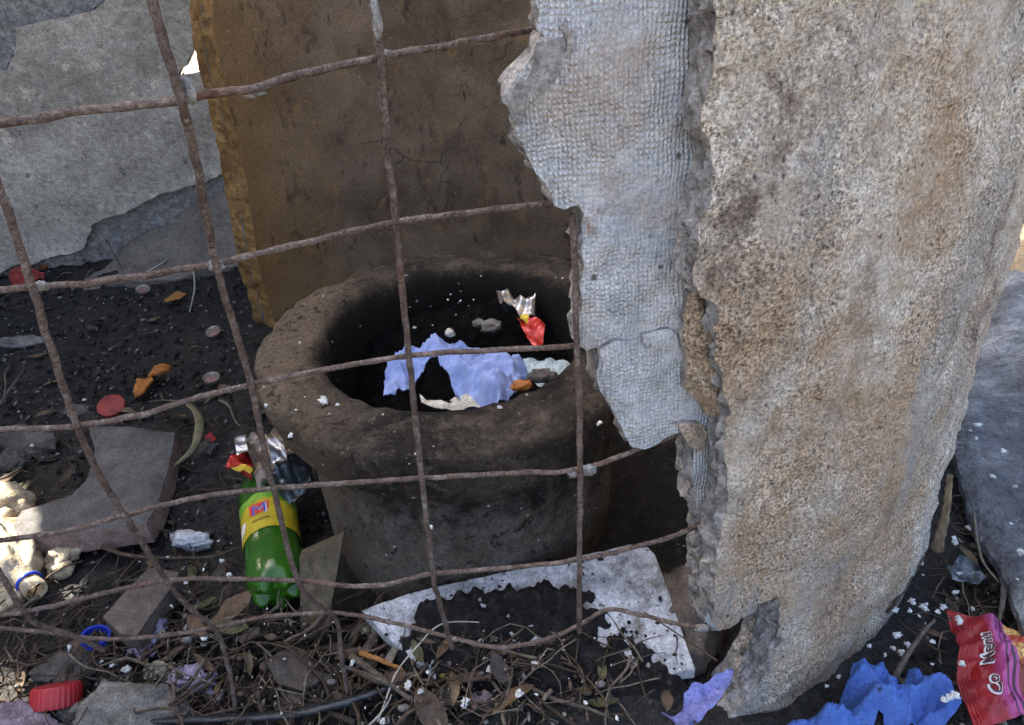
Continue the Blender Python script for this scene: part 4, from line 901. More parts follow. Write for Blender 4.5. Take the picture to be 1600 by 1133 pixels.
# ------------------------------------------------------------------ red noodle packet
PK = [np.array(onz(px, py, 0.03)) for px, py in ((1480, 950), (1522, 1140), (1680, 1092), (1640, 1000))]   # top left, bottom left, bottom right, top right
def pk(u, v, off=0.0):
    """u across, v down the packet (0 top)"""
    a = PK[0]+(PK[3]-PK[0])*u; b = PK[1]+(PK[2]-PK[1])*u; p = a+(b-a)*v
    p = p + (PK[3]-PK[0])*(0.045*math.sin(v*7)*(1-u))
    h = 0.010*math.sin(math.pi*min(1, max(0, u)))+crumple(p[0], p[1], 33, 0.05, 0.010)+ridges(p[0], p[1], 22, 0.005, 3.0, 3)+0.010*math.exp(-((v-0.36)/0.05)**2)*(1-u)
    if u < 0.14: h += 0.0012*math.sin(u*2*math.pi/0.028)
    return (p[0], p[1], 0.026+h+off)
pkt = empty('noodle_packet', tuple(onz(1540, 1050, 0.0))); tag(pkt, 'torn red noodle packet lying on the soil in the lower right corner', 'packet')
n, m = 110, 80
V = [Vector(pk(i/n, j/m))-pkt.location for j in range(m+1) for i in range(n+1)]
Fc = [(j*(n+1)+i, (j+1)*(n+1)+i, (j+1)*(n+1)+i+1, j*(n+1)+i+1) for j in range(m) for i in range(n)]
film = mobj('packet_film', V, Fc, MT['packet'], pkt, uv=[(i/n, 1-j/m) for j in range(m+1) for i in range(n+1)])
def pk_text(s, size, u0, v0, mat, off, k=1.0):
    V, Fc = text_mesh(s, size, 0.05 if mat == MT['ink_white'] else 0.012)
    # letters climb up the packet: text x runs towards smaller v
    return mobj('printed_word', [Vector(pk(u0-v.y*k-0.12*v.x*0, v0-v.x, off))-pkt.location for v in V], Fc, mat, film, smooth=False)
pk_text('Menu', 0.150, 0.275, 0.36, MT['ink_white'], 0.0012, 1.1)
pk_text('Menu', 0.143, 0.282, 0.36, MT['ink_dark'], 0.0020, 1.0)
pk_text('Co', 0.150, 0.30, 0.72, MT['ink_white'], 0.0012, 1.1)
pk_text('Co', 0.143, 0.307, 0.72, MT['ink_dark'], 0.0020, 1.0)

# ------------------------------------------------------------------ small plastic things
def disc(name, px, py, z, r, h, mat, label, cat, tilt=(0, 0, 0), ribs=0, group=None, prof=None):
    p = onz(px, py, z)
    pr = prof or [(0.0005, 0), (r*0.96, 0), (r, h*0.1), (r, h*0.85), (r*0.93, h), (0.0005, h)]
    mod = (lambda rr, zz, a: (rr*(1+0.02*math.cos(ribs*a)) if rr > r*0.95 else rr, zz)) if ribs else None
    V, Fc = lathe(pr, max(40, ribs*4), mod); o = mobj(name, V, Fc, mat, recentre=False, sharp=40); o.location = tuple(p); o.rotation_euler = tilt
    tag(o, label, cat, group)
    if name == 'bottle_cap':
        V, Fc = lathe([(0.0004, 0.0028), (0.0098, 0.0028)], 30); mobj('liner', V, Fc, MT['liner'], o)
    return o
disc('red_plastic_disc', 175, 636, 0.012, 0.0215, 0.007, MT['reddull'], 'flat red plastic lid on the black soil above the clay shard', 'lid', (0.35, 0.1, 0))
disc('red_screw_top', 88, 1104, 0.016, 0.0235, 0.021, MT['red'], 'ribbed red screw cap at the lower left corner', 'cap', (-0.80, 0.05, 0.1), 30)
ringp = [(0.0125, 0), (0.0150, 0), (0.0150, 0.008), (0.0125, 0.008), (0.0125, 0)]
disc('blue_ring', 150, 1000, 0.014, 0.015, 0.008, MT['blue'], 'blue plastic bottle ring lying below the dark wooden block', 'ring', (-0.15, 0.25, 0), 0, None, ringp)
capp = [(0.0005, 0.002), (0.010, 0.002), (0.0115, 0.001), (0.013, 0.005), (0.0145, 0.0065), (0.0135, 0.0035), (0.0118, -0.0005), (0.0005, 0.0)]
disc('bottle_cap', 331, 594, 0.008, 0.0145, 0.006, MT['metalcap'], 'metal crown cap on the soil right of the orange peel', 'bottle cap', (0.1, 0.1, 0), 21, 'metal crown caps', capp)
disc('bottle_cap', 335, 521, 0.008, 0.0145, 0.006, MT['metalcap'], 'metal crown cap beside the foot of the brown bin wall', 'bottle cap', (0.3, -0.1, 0), 21, 'metal crown caps', capp)
disc('bottle_cap', 224, 455, 0.008, 0.0145, 0.006, MT['metalcap'], 'farthest metal crown cap, just below the second wire', 'bottle cap', (0.2, 0.2, 0), 21, 'metal crown caps', capp)
o = sheet('orange_peel', [(206, 602), (212, 586), (232, 582), (240, 594), (226, 612), (208, 614)], 0.020, lambda x, y: 0.006*math.sin(x*120)+0.003*fbm(x*50, y*50), 0.003, MT['orange'], 0.004, 0.001, 1, 0.004, 0.01); tag(o, 'blocky dried orange peel above the red lid', 'peel')
o = sheet('orange_peel', [(228, 580), (240, 572), (266, 570), (262, 578), (246, 586), (232, 588)], 0.024, lambda x, y: 0.008*math.sin(x*90)+0.002*fbm(x*50, y*50), 0.003, MT['orange'], 0.004, 0.001, 1, 0.004, 0.008); tag(o, 'thin pointed dried orange peel behind the blocky one', 'peel')
o = sheet('red_wrapper', [(10, 424), (22, 416), (50, 414), (66, 418), (62, 432), (44, 440), (14, 440)], 0.03, lambda x, y: crumple(x, y, 7, 0.03, 0.010), 0.004, MT['reddull'], 0.001, 0.002, 1, 0.01, 0.015); tag(o, 'crushed red wrapper at the foot of the wall on the far left', 'wrapper')
o = sheet('orange_scrap', [(56, 410), (70, 398), (92, 392), (90, 400), (76, 404), (66, 414)], 0.02, lambda x, y: 0.01*math.sin(x*60), 0.004, MT['orange'], 0.003, 0.001); tag(o, 'curved orange scrap behind the red wrapper by the wall', 'scrap')
o = sheet('orange_leaf', [(255, 468), (275, 458), (292, 460), (280, 470), (262, 474)], 0.014, lambda x, y: 0.005*math.sin(x*80), 0.003, MT['straw'], 0.001, 0.001); tag(o, 'orange-brown dry leaf below the second wire, left of the bin wall', 'leaf')
o = sheet('red_bit', [(318, 680), (330, 676), (338, 684), (328, 690)], 0.02, lambda x, y: crumple(x, y, 7, 0.02, 0.008), 0.002, MT['red'], 0.001, 0.001); tag(o, 'tiny red plastic bit beside the curled leaf', 'scrap')
# lilac rags
for (c_, s_, sd_, lb) in (((240, 985), (0.014, 0.020, 0.010), 3, 'lilac crumpled rag knot right of the blue ring'), ((300, 1065), (0.024, 0.018, 0.012), 6, 'purplish grey rag lump between the two lowest left wires'), ((222, 1018), (0.012, 0.008, 0.007), 8, 'small lilac rag end below the lilac knot')):
    p = onz(*c_, 0.012); V, Fc = rock(p, s_, 4, 0.6, 1.8, sd_, 0.5); o = mobj('lilac_rag', V, Fc, MT['lilac']); tag(o, lb, 'rag')
p = onz(252, 1052, 0.012); V, Fc = rock(p, (0.014, 0.012, 0.012), 3, 0.5, 1.8, 5, 0.3); o = mobj('pale_stone', V, Fc, MT['mossy']); tag(o, 'pale cracked stone next to the purplish rag lump', 'stone')
# stones
STN = [((205, 1118), (0.050, 0.030, 0.026), 'stone', 4, 'grey concrete chunk at the bottom edge right of the red cap'),
       ((40, 1140), (0.050, 0.020, 0.022), 'lilacstone', 9, 'mauve gravelly stone in the bottom left corner'),
       ((112, 1118), (0.016, 0.012, 0.014), 'stone', 12, 'small grey stone between the red cap and the concrete chunk'),
       ((664, 1022), (0.026, 0.020, 0.022), 'mossy', 15, 'round crumbly pale stone under the third vertical wire'),
       ((480, 1092), (0.032, 0.024, 0.020), 'stonedark', 18, 'dark brown lump at the bottom left of the second vertical wire'),
       ((298, 845), (0.026, 0.012, 0.012), 'white', 21, 'white foam chunk on the soil left of the green bottle'),
       ((45, 690), (0.050, 0.024, 0.020), 'stonedark', 24, 'dark stone lying left of the clay shard'),
       ((120, 645), (0.022, 0.014, 0.012), 'stonedark', 26, 'dark pebble left of the red lid'),
       ((22, 720), (0.022, 0.018, 0.016), 'stonedark', 27, 'brownish stone in the hollow of the clay shard'),
       ((30, 535), (0.045, 0.015, 0.012), 'stone', 33, 'flat grey stone at the left edge in the black mud'),
       ((325, 700), (0.012, 0.014, 0.012), 'stonedark', 36, 'brownish pebble beside the curled leaf'),
       ((1075, 960), (0.036, 0.05, 0.05), 'woodblock', 39, 'brownish boulder in the dark behind the right side of the white board'),
       ((100, 1045), (0.03, 0.02, 0.012), 'stonedark', 42, 'dark flat stone above the red cap'),
       ((600, 985), (0.022, 0.018, 0.014), 'mossy', 45, 'mottled stone left of the white board corner')]
for c_, s_, mt, sd_, lb in STN:
    p = onz(*c_, s_[2]*0.6); V, Fc = rock(p, s_, 4, 0.35, 1.3, sd_, 0.25, R.uniform(-0.4, 0.4)); o = mobj('stone' if 'chunk' not in lb else 'chunk', V, Fc, MT[mt]); tag(o, lb, 'foam' if 'foam' in lb else 'stone')
# sunlit rubble on the left
RB = [((10, 785), 0.030, 'uppermost pale rubble stone at the sunny left edge'), ((28, 800), 0.018, 'round pale rubble stone touching the end of the clay shard'), ((5, 812), 0.022, 'pale rubble stone in the middle of the sunny left edge'), ((18, 838), 0.020, 'pale rubble stone just above the lowest sunny wire'), ((40, 855), 0.014, 'ochre rubble stone below the clay shard'), ((98, 868), 0.019, 'flaky pale rubble stone right of the crushed bottle'), ((80, 852), 0.014, 'pale rubble stone at the top of the sun patch'), ((96, 890), 0.014, 'small sunlit rubble stone at the right rim of the sun patch'), ((15, 940), 0.018, 'brown stone below the crushed bottle')]
for (c_, r_, lb) in RB:
    p = onz(*c_, r_*0.6); V, Fc = rock(p, (r_, r_*0.85, r_*0.75), 3, 0.45, 1.6, c_[0]*1.3, 0.4); o = mobj('rubble_stone', V, Fc, MT['tan']); tag(o, lb, 'stone', 'sunlit rubble stones')
cb = empty('crushed_bottle', tuple(onz(20, 880, 0.026))); tag(cb, 'crushed clear plastic bottle with a blue neck ring lying in the sun', 'bottle')
a_ = Vector(onz(72, 936, 0.022)-onz(14, 868, 0.028)).normalized(); cb.rotation_mode = 'QUATERNION'; cb.rotation_quaternion = a_.to_track_quat('Z', 'X')
V, Fc = lathe(dense([(0.001, -0.075), (0.02, -0.075), (0.028, -0.06), (0.029, -0.01), (0.024, 0.018), (0.014, 0.038), (0.0125, 0.048), (0.0125, 0.066), (0.010, 0.066), (0.010, 0.05)], 5), 48, lambda r, z, a: (r*(1+0.5*fbm(math.cos(a)*1.8, math.sin(a)*1.8, z*34, 4)*(1 if z < 0.03 else 0.1)), z))
mobj('bottle_body', V, Fc, MT['clear'], cb)
V, Fc = lathe([(0.0128, 0.046), (0.0150, 0.046), (0.0150, 0.0495), (0.0128, 0.0495), (0.0128, 0.046)], 40); mobj('neck_ring', V, Fc, MT['blue'], cb)
# black plastic strip
P = [onz(225, 1128, 0.03), onz(330, 1122, 0.035), onz(430, 1118, 0.04), onz(520, 1102, 0.045), onz(590, 1080, 0.045), onz(640, 1062, 0.04)]
V, Fc = tube(resample(P, n=10), lambda t: 0.008*(0.6+0.6*math.sin(math.pi*t)), 10, 0.35, 4, 0.45); o = mobj('plastic_strip', V, Fc, MT['blackplastic']); tag(o, 'crinkled black plastic strip along the bottom among the twigs', 'plastic strip')

# ------------------------------------------------------------------ twigs, stems and leaves
def stick(name, pts, r, mat, label, cat, group=None, z=None, tip=0.5):
    P = resample(pts, n=8); V, Fc = tube(P, lambda t: r*(1-(1-tip)*t), 7, 0.35, r*9999)
    o = mobj(name, V, Fc, mat); tag(o, label, cat, group); return o
def pxs(l, z=0.03): return [onz(a, b, z if len(q_) < 3 else q_[2]) for q_ in l for a, b in [q_[:2]]]
stick('dry_grass_blade', pxs([(590, 1128, .04), (604, 1090, .05), (620, 1050, .06), (650, 1012, .07), (688, 976, .075), (740, 972, .07), (785, 978, .06)]), 0.0011, MT['stem'], 'thin pale dry stem arching over the twigs left of the third wire', 'stem')
stick('dry_grass_blade', pxs([(560, 1148, .04), (590, 1120, .045), (606, 1098, .05), (612, 1085, .05)]), 0.0011, MT['stem'], 'short pale stem at the bottom edge below the arching stem', 'stem')
stick('green_weed', pxs([(728, 974, .055), (745, 945, .055), (756, 928, .055), (790, 912, .055)]), 0.0013, MT['greenstem'], 'olive green stem on the soil of the white board', 'stem')
stick('green_weed', pxs([(688, 1058, .045), (715, 1040, .05), (748, 1022, .05)]), 0.0022, MT['greenstem'], 'olive green stem right of the pale round stone', 'stem')
stick('green_weed', pxs([(538, 1062, .05), (542, 1090, .04), (532, 1130, .03)]), 0.0014, MT['greenstem'], 'yellow-green stem behind the second wire at the bottom', 'stem')
stick('branch', pxs([(548, 1025, .05), (600, 1062, .045), (640, 1092, .045), (680, 1118, .04), (700, 1140, .03)]), 0.0038, TW[1], 'straight grey branch crossing the litter right of the second wire', 'branch')
stick('branch', pxs([(812, 915, .055), (840, 935, .055), (870, 948, .05), (900, 968, .05)]), 0.0022, TW[1], 'thin grey branch on the soil behind the fourth wire', 'branch')
stick('branch', pxs([(915, 972, .055), (935, 1030, .05), (955, 1065, .045), (960, 1080, .04)]), 0.0045, TW[4], 'dark flat branch lying down the white board', 'branch')
stick('branch', pxs([(750, 1040, .045), (785, 1085, .045), (806, 1112, .04)]), 0.0022, TW[3], 'pale brown branch in the litter below the third wire', 'branch')
stick('branch', pxs([(862, 1078, .045), (836, 1108, .04), (808, 1140, .035)]), 0.0024, TW[3], 'pale forked branch at the bottom below the white board', 'branch')
stick('branch', pxs([(804, 1062, .045), (860, 1090, .04), (920, 1108, .04), (960, 1125, .035)]), 0.0028, TW[1], 'long grey branch below the soil heap', 'branch')
stick('branch', pxs([(690, 1085, .05), (688, 1120, .04), (690, 1145, .03)]), 0.0028, TW[1], 'upright grey branch stub under the third wire', 'branch')
stick('root', pxs([(160, 855, .02), (200, 868, .025), (260, 872, .025), (330, 870, .025), (372, 855, .025)]), 0.0028, TW[0], 'brown root running under the clay shard towards the bottle', 'root')
stick('root', pxs([(0, 632, .02), (18, 605, .025), (38, 578, .02)]), 0.0035, TW[1], 'brown stick pointing up at the left edge above the third wire', 'stick')
stick('dry_grass_blade', pxs([(302, 420, .02), (304, 450, .03), (296, 488, .02)]), 0.0022, MT['stem'], 'pale grass blade beside the second vertical wire', 'stem')
stick('dry_grass_blade', pxs([(230, 425, .02), (255, 410, .03), (270, 398, .02)]), 0.0022, MT['stem'], 'pale short stem near the wall foot', 'stem')
stick('root', pxs([(264, 370, .02), (300, 352, .03), (360, 344, .02)]), 0.0030, TW[3], 'thin brown root at the foot of the plinth', 'root')
stick('root', pxs([(138, 330, .10), (160, 365, .06), (180, 400, .03), (196, 432, .02)]), 0.0020, TW[1], 'grey root hanging down the wall', 'root')
stick('straw', pxs([(563, 1020, .05), (590, 1030, .05), (630, 1046, .045)]), 0.0035, MT['straw'], 'orange straw in the litter right of the second wire', 'straw')
stick('root', pxs([(1518, 750, .03), (1530, 860, .035), (1560, 910, .03)]), 0.0020, TW[3], 'thin root at the edge of the grey sheet', 'root')
stick('root', pxs([(1440, 870, .03), (1420, 905, .03), (1400, 940, .03), (1386, 958, .02)]), 0.0034, TW[0], 'brown root at the right foot of the bin', 'root')
stick('root', pxs([(1398, 1060, .025), (1420, 1020, .03), (1445, 985, .03), (1460, 970, .02)]), 0.0032, TW[1], 'grey root between the blue cloth and the red packet', 'root')
stick('root', pxs([(1570, 900, .03), (1566, 945, .035), (1560, 975, .03)]), 0.0035, TW[1], 'twisted root above the red packet', 'root')
# curled leaf
P = pxs([(232, 628, .03), (262, 626, .04), (295, 632, .05), (312, 660, .05), (302, 700, .04), (270, 730, .03)])
V, Fc = tube(resample(P, n=8), lambda t: 0.0075*math.sin(math.pi*(0.08+0.86*t)), 8, 0.3, 2, 0.25); o = mobj('curled_leaf', V, Fc, MT['olive']); tag(o, 'curled dry yellowish leaf right of the clay shard', 'leaf')
o = sheet('dry_leaf', [(325, 968), (352, 940), (400, 924), (388, 944), (360, 962), (340, 974)], 0.04, lambda x, y: 0.006*math.sin(y*90), 0.004, LF[1], 0.001, 0.001); tag(o, 'long brown leaf lying left of the base of the green bottle', 'leaf')
o = sheet('bark_piece', [(413, 1030), (455, 1002), (480, 1020), (498, 1058), (470, 1070), (430, 1060)], 0.05, lambda x, y: 0.006*math.sin(x*60)+0.003*fbm(x*40, y*40), 0.004, LF[2], 0.004, 0.001, 1, 0.004, 0.01); tag(o, 'dark brown bark piece left of the second wire near the bottom', 'bark')
o = sheet('bark_piece', [(690, 1062), (760, 1048), (772, 1062), (720, 1070)], 0.05, lambda x, y: 0.004*math.sin(y*90), 0.004, LF[0], 0.003, 0.001); tag(o, 'flat brown bark strip below the pale round stone', 'bark')
o = sheet('grey_strip', [(600, 1030), (622, 998), (626, 1006), (612, 1036)], 0.05, lambda x, y: 0.0, 0.004, MT['plinth'], 0.002, 0.0004); tag(o, 'small grey plastic strip left of the pale round stone', 'plastic strip')
potcrumb('cigarette_end', 683, 1102, 0.045, (0.016, 0.005, 0.005), 'cream', 'cream paper roll among the twigs at the bottom', 'paper', 19, None, 0.1)
potcrumb('pink_rag', 752, 1092, 0.045, (0.010, 0.007, 0.006), 'lilacstone', 'tiny dusky pink rag among the twigs', 'rag', 22)
o = sheet('foil_scrap', [(1478, 890), (1500, 872), (1530, 880), (1548, 892), (1530, 912), (1490, 906)], 0.02, lambda x, y: crumple(x, y, 27, 0.03, 0.012), 0.003, [MT['foil_dark'], MT['foil_dark'], MT['foil']], 0.0005, 0.002); tag(o, 'dirty clear film scrap on the soil above the red packet', 'film')
# filler twigs: one per object, shared meshes
def okspot(x, y):
    if math.hypot(x-UX, y-UY) < 0.19: return False
    r = math.hypot(x-CX, y-CY)
    a = math.atan2(y-CY, x-CX)
    if 0.525 < r < 0.63 and not (-math.pi < a < -1.45 or a > 2.6): return False
    return True
TM = []
for k in range(14):
    L = 1.0; pts = []; a = R.uniform(0, 6)
    for i in range(5):
        t = i/4-0.5; pts.append((t, 0.12*nz(t*2.2+k*5, 3), 0.07*nz(t*2.2, k*7)+0.02))
    V, Fc = tube(resample(pts, n=4), lambda t: 0.022*(1-0.5*t)*(0.6+0.6*(k % 3)/2), 6, 0.3, k)
    me = bpy.data.meshes.new('twig'); me.from_pydata([tuple(v) for v in V], [], Fc); me.polygons.foreach_set('use_smooth', [True]*len(me.polygons)); me.materials.append(TW[k % 5]); TM.append(me)
def scatter(meshes, name, n, region, smin, smax, z, label, cat, group, flat=0.25, seed=1, clear=None):
    rr = random.Random(seed); c = 0; guard = 0
    while c < n and guard < n*40:
        guard += 1; x = rr.uniform(region[0], region[1]); y = rr.uniform(region[2], region[3])
        if not okspot(x, y): continue
        zz = gh(x, y)+rr.uniform(0, 1)*z
        if clear and clear(x, y): continue
        o = bpy.data.objects.new(name, meshes[rr.randrange(len(meshes))]); COL.objects.link(o); s = rr.uniform(smin, smax)
        o.location = (x, y, zz); o.scale = (s, s, s); o.rotation_euler = (rr.uniform(-flat, flat), rr.uniform(-flat, flat), rr.uniform(0, 6.28)); tag(o, label, cat, group); c += 1
def nocover(x, y):   # keep the fore of the board, bottle, cloths and packet free
    if 0.13 < x < 0.20 and 0.47 < y < 0.66: return True
    if abs(x-(-0.30)) < 0.055 and 0.55 < y < 0.85: return True
    if x > 0.26 and y < 0.46: return True
    return False
scatter(TM, 'twig', 85, (-0.42, 0.20, 0.40, 0.55), 0.035, 0.12, 0.035, 'brown twig in the matted litter below the wire mesh', 'twig', 'twigs in the litter below the mesh', 0.3, 2, nocover)
scatter(TM, 'twig', 45, (-0.72, -0.30, 0.42, 0.62), 0.03, 0.10, 0.03, 'brown twig in the litter around the blue ring and red cap', 'twig', 'twigs in the lower left litter', 0.3, 6, nocover)
scatter(TM, 'twig', 42, (-0.95, -0.28, 0.50, 1.05), 0.03, 0.09, 0.015, 'thin twig on the black soil left of the pot', 'twig', 'twigs left of the pot', 0.25, 3, nocover)
scatter(TM, 'twig', 14, (-1.2, -0.55, 1.05, 1.65), 0.03, 0.10, 0.012, 'thin twig on the black mud near the wall', 'twig', 'twigs near the wall', 0.25, 4)
scatter(TM, 'twig', 52, (0.34, 0.75, 0.44, 0.95), 0.03, 0.09, 0.018, 'thin twig on the dark soil right of the bin', 'twig', 'twigs right of the bin', 0.3, 5, lambda x, y: x > 0.56+0.3*(y-0.55) or (x > 0.42 and y < 0.5))
LM = []
for k in range(8):
    V = []; Fc = []; n, m = 8, 4
    for i in range(n+1):
        t = i/n; wd = 0.20*math.sin(math.pi*(0.04+0.92*t))**0.8*(0.7+0.3*(k % 3))
        for j in range(m+1):
            s = (j/m-0.5)*2
            V.append((t-0.5, s*wd, 0.10*math.sin(math.pi*t)*(1 if k % 2 else -0.6)+0.10*s*s*(0.6+0.5*nz(k, 3))+0.03*nz(t*5+k*3, s*2)))
    for i in range(n):
        for j in range(m): Fc.append((i*(m+1)+j, (i+1)*(m+1)+j, (i+1)*(m+1)+j+1, i*(m+1)+j+1))
    me = bpy.data.meshes.new('dry_leaf'); me.from_pydata(V, [], Fc); me.polygons.foreach_set('use_smooth', [True]*len(me.polygons)); me.materials.append(LF[k % 5]); LM.append(me)
scatter(LM, 'dry_leaf', 48, (-0.42, 0.20, 0.40, 0.54), 0.02, 0.05, 0.03, 'dry brown leaf in the matted litter below the wire mesh', 'leaf', 'leaves in the litter below the mesh', 0.6, 12, nocover)
scatter(LM, 'dry_leaf', 40, (-0.72, -0.30, 0.42, 0.64), 0.018, 0.045, 0.02, 'dry leaf in the litter around the blue ring and red cap', 'leaf', 'leaves in the lower left litter', 0.6, 16, nocover)
scatter(LM, 'dry_leaf', 45, (-0.95, -0.28, 0.50, 1.05), 0.018, 0.045, 0.012, 'small dry leaf on the black soil left of the pot', 'leaf', 'leaves left of the pot', 0.5, 13, nocover)
scatter(LM, 'dry_leaf', 20, (-1.2, -0.55, 1.05, 1.6), 0.018, 0.04, 0.01, 'small dry leaf on the black mud near the wall', 'leaf', 'leaves near the wall', 0.4, 14)
scatter(LM, 'dry_leaf', 26, (0.34, 0.70, 0.42, 0.85), 0.015, 0.035, 0.012, 'small dry leaf on the dark soil right of the bin', 'leaf', 'leaves right of the bin', 0.5, 15, lambda x, y: x > 0.56+0.3*(y-0.55))

def heap(meshes, name, n, smin, smax, label, cat, group, seed):
    rr = random.Random(seed)
    for _ in range(n):
        px, py = rr.uniform(620, 1060), rr.uniform(1000, 1125); x, y = onboard(px, py)
        o = bpy.data.objects.new(name, meshes[rr.randrange(len(meshes))]); COL.objects.link(o); s = rr.uniform(smin, smax)
        o.location = (x, y, max(bz(y), gh(x, y))+rr.uniform(0.006, 0.02)); o.scale = (s, s, s); o.rotation_euler = (rr.uniform(-.3, .3), rr.uniform(-.3, .3), rr.uniform(0, 6.28)); tag(o, label, cat, group)
heap(TM, 'twig', 46, 0.03, 0.10, 'twig lying on the black soil over the white board', 'twig', 'twigs on the soil heap', 31)
heap(LM, 'dry_leaf', 10, 0.012, 0.032, 'dry leaf lying on the black soil over the white board', 'leaf', 'leaves on the soil heap', 32)

# foam crumbs
FM = []
for k in range(8):
    V = []; Fc = []
    for q in range(1+k % 3):
        v, f = rock((0.9*q*math.cos(k*2.1), 0.9*q*math.sin(k*2.1), 0.1*q), (1-0.2*q, 0.75, 0.6), 3, 0.95, 1.5, k*4+q*9, 0.5); b0_ = len(V); V += v; Fc += [tuple(b0_+i for i in t) for t in f]
    me = bpy.data.meshes.new('foam_crumb'); me.from_pydata(V, [], Fc); me.polygons.foreach_set('use_smooth', [True]*len(me.polygons)); me.materials.append(MT['foam']); FM.append(me)
def crumb(px, py, z, s, label, group, rr):
    p = onz(px, py, z); o = bpy.data.objects.new('foam_crumb', FM[rr.randrange(8)]); COL.objects.link(o); o.location = tuple(p); s *= rr.choice((0.45, 0.6, 0.8, 0.9, 1.1, 1.25)); o.scale = (s, s*rr.uniform(0.6, 1.1), s*rr.uniform(0.6, 1)); o.rotation_euler = (rr.uniform(-.4, .4), rr.uniform(-.4, .4), rr.uniform(0, 6)); tag(o, label, 'foam crumb', group)
rr = random.Random(5)
BIG = [(1395, 952, 5), (1422, 954, 6), (1443, 950, 6), (1448, 944, 5), (1465, 955, 7), (1474, 948, 6), (1436, 962, 4), (1400, 992, 6), (1395, 1012, 7), (1408, 1018, 6), (1422, 1010, 6), (1456, 1002, 5), (1383, 1025, 4), (1497, 896, 5), (1494, 926, 4), (1442, 898, 5), (1440, 880, 4), (1424, 938, 4), (1528, 845, 7), (1518, 824, 5), (1493, 848, 5), (1490, 842, 4), (1520, 952, 5), (1470, 1105, 6), (1475, 1092, 5), (1492, 1086, 5), (1358, 1010, 4), (1310, 1058, 4), (1292, 1072, 4), (1500, 972, 5), (1504, 1037, 5), (1457, 1038, 4), (1390, 1062, 3)]
for px, py, s in BIG: crumb(px, py, 0.02 if not (1470 < px and py > 960) else 0.05, s*0.00055, 'white foam crumb on the dark soil right of the bin', 'foam crumbs right of the bin', rr)
for px, py, s in [(1530, 664, 5), (1526, 686, 3), (1568, 704, 6), (1516, 673, 3), (1594, 862, 7), (1585, 760, 3), (1552, 745, 3), (1580, 818, 4), (1590, 905, 3)]: crumb(px, py, 0.058, s*0.0006, 'white foam crumb on the grey sheet', 'foam crumbs on the grey sheet', rr)
for px, py, s in [(720, 945, 6), (697, 948, 5), (775, 965, 6), (790, 970, 5), (745, 972, 4), (838, 955, 4), (843, 962, 4), (848, 966, 4), (866, 926, 3), (858, 932, 3), (915, 940, 5), (760, 1023, 4), (765, 1045, 5), (758, 1028, 3), (775, 1028, 3), (790, 1045, 4), (812, 1082, 5), (838, 1036, 4), (838, 1085, 4), (668, 1050, 6), (636, 1072, 5), (656, 1080, 5), (727, 1095, 5), (550, 1036, 5), (598, 1128, 5), (915, 1098, 4), (964, 1122, 4), (1062, 1046, 4), (700, 1000, 3), (752, 1000, 3), (800, 990, 3), (880, 1000, 3)]: crumb(px, py, 0.062, s*0.00055, 'white foam crumb on the soil below the wire mesh', 'foam crumbs below the mesh', rr)
for px, py, s in [(290, 910, 3), (296, 925, 4), (253, 945, 5), (268, 947, 3), (250, 895, 4), (262, 870, 4), (345, 876, 4), (358, 898, 5), (342, 845, 4), (318, 890, 4), (108, 1012, 6), (160, 1033, 5), (196, 1045, 4), (174, 1040, 3), (145, 968, 3), (100, 960, 4), (345, 1080, 3), (318, 990, 5), (330, 1052, 3), (50, 486, 5), (155, 398, 4), (260, 380, 6), (100, 388, 5), (285, 392, 5), (345, 395, 6), (130, 625, 4), (237, 614, 3), (50, 696, 5), (215, 546, 3), (323, 542, 3), (395, 460, 3)]: crumb(px, py, 0.03 if py > 600 else 0.015, s*0.0006, 'white foam crumb on the soil left of the pot', 'foam crumbs left of the pot', rr)
for px, py, s in [(504, 627, 5), (527, 632, 3), (476, 620, 3), (551, 676, 4), (552, 667, 3), (598, 648, 3), (553, 703, 3), (455, 680, 3), (416, 634, 3), (780, 636, 4), (702, 700, 3), (640, 725, 3), (938, 660, 5), (905, 720, 3), (462, 640, 3)]: crumb(px, py, 0.283 if py < 660 else 0.265, s*0.0006, 'white foam crumb stuck to the pot rim', 'foam crumbs on the pot rim', rr)
for px, py, s in [(740, 468, 3), (732, 478, 3), (712, 492, 4), (700, 468, 3), (704, 460, 3), (690, 455, 3), (752, 432, 3), (648, 512, 4), (720, 470, 3), (800, 470, 3), (560, 470, 4), (566, 465, 3), (770, 445, 3), (676, 508, 3), (640, 480, 2), (600, 470, 2), (720, 455, 2)]: crumb(px, py, 0.248, s*0.00045, 'white foam fleck inside the pot', 'foam flecks inside the pot', rr)
# dust of tiny crumbs and bits, too fine to count
rr = random.Random(9)
def dust(name, n, spots, smin, smax, mat, label, cat):
    V = []; Fc = []; bv, bf = ico(1)
    for _ in range(n):
        for _t in range(30):
            x0, x1, y0, y1, z0, z1 = spots[rr.randrange(len(spots))]; x = rr.uniform(x0, x1); y = rr.uniform(y0, y1)
            if okspot(x, y): break
        z = gh(x, y)+rr.uniform(z0, z1); s = rr.uniform(smin, smax)*rr.uniform(0.5, 1); k0 = len(V); a = rr.uniform(0.5, 1.4)
        V += [(x+v.x*s*a, y+v.y*s/a, z+v.z*s*0.7) for v in bv]; Fc += [tuple(k0+i for i in f) for f in bf]
    o = mobj(name, V, Fc, mat, recentre=False); tag(o, label, cat, kind='stuff')
dust('foam_dust', 460, [(-0.85, -0.25, 0.45, 1.1, 0, 0.01), (-0.3, 0.2, 0.4, 0.6, 0.01, 0.05), (0.3, 0.7, 0.42, 0.9, 0, 0.012), (-1.1, -0.5, 1.0, 1.6, 0, 0.008)], 0.0006, 0.0018, MT['foam'], 'fine white foam dust sprinkled over the soil', 'foam dust')
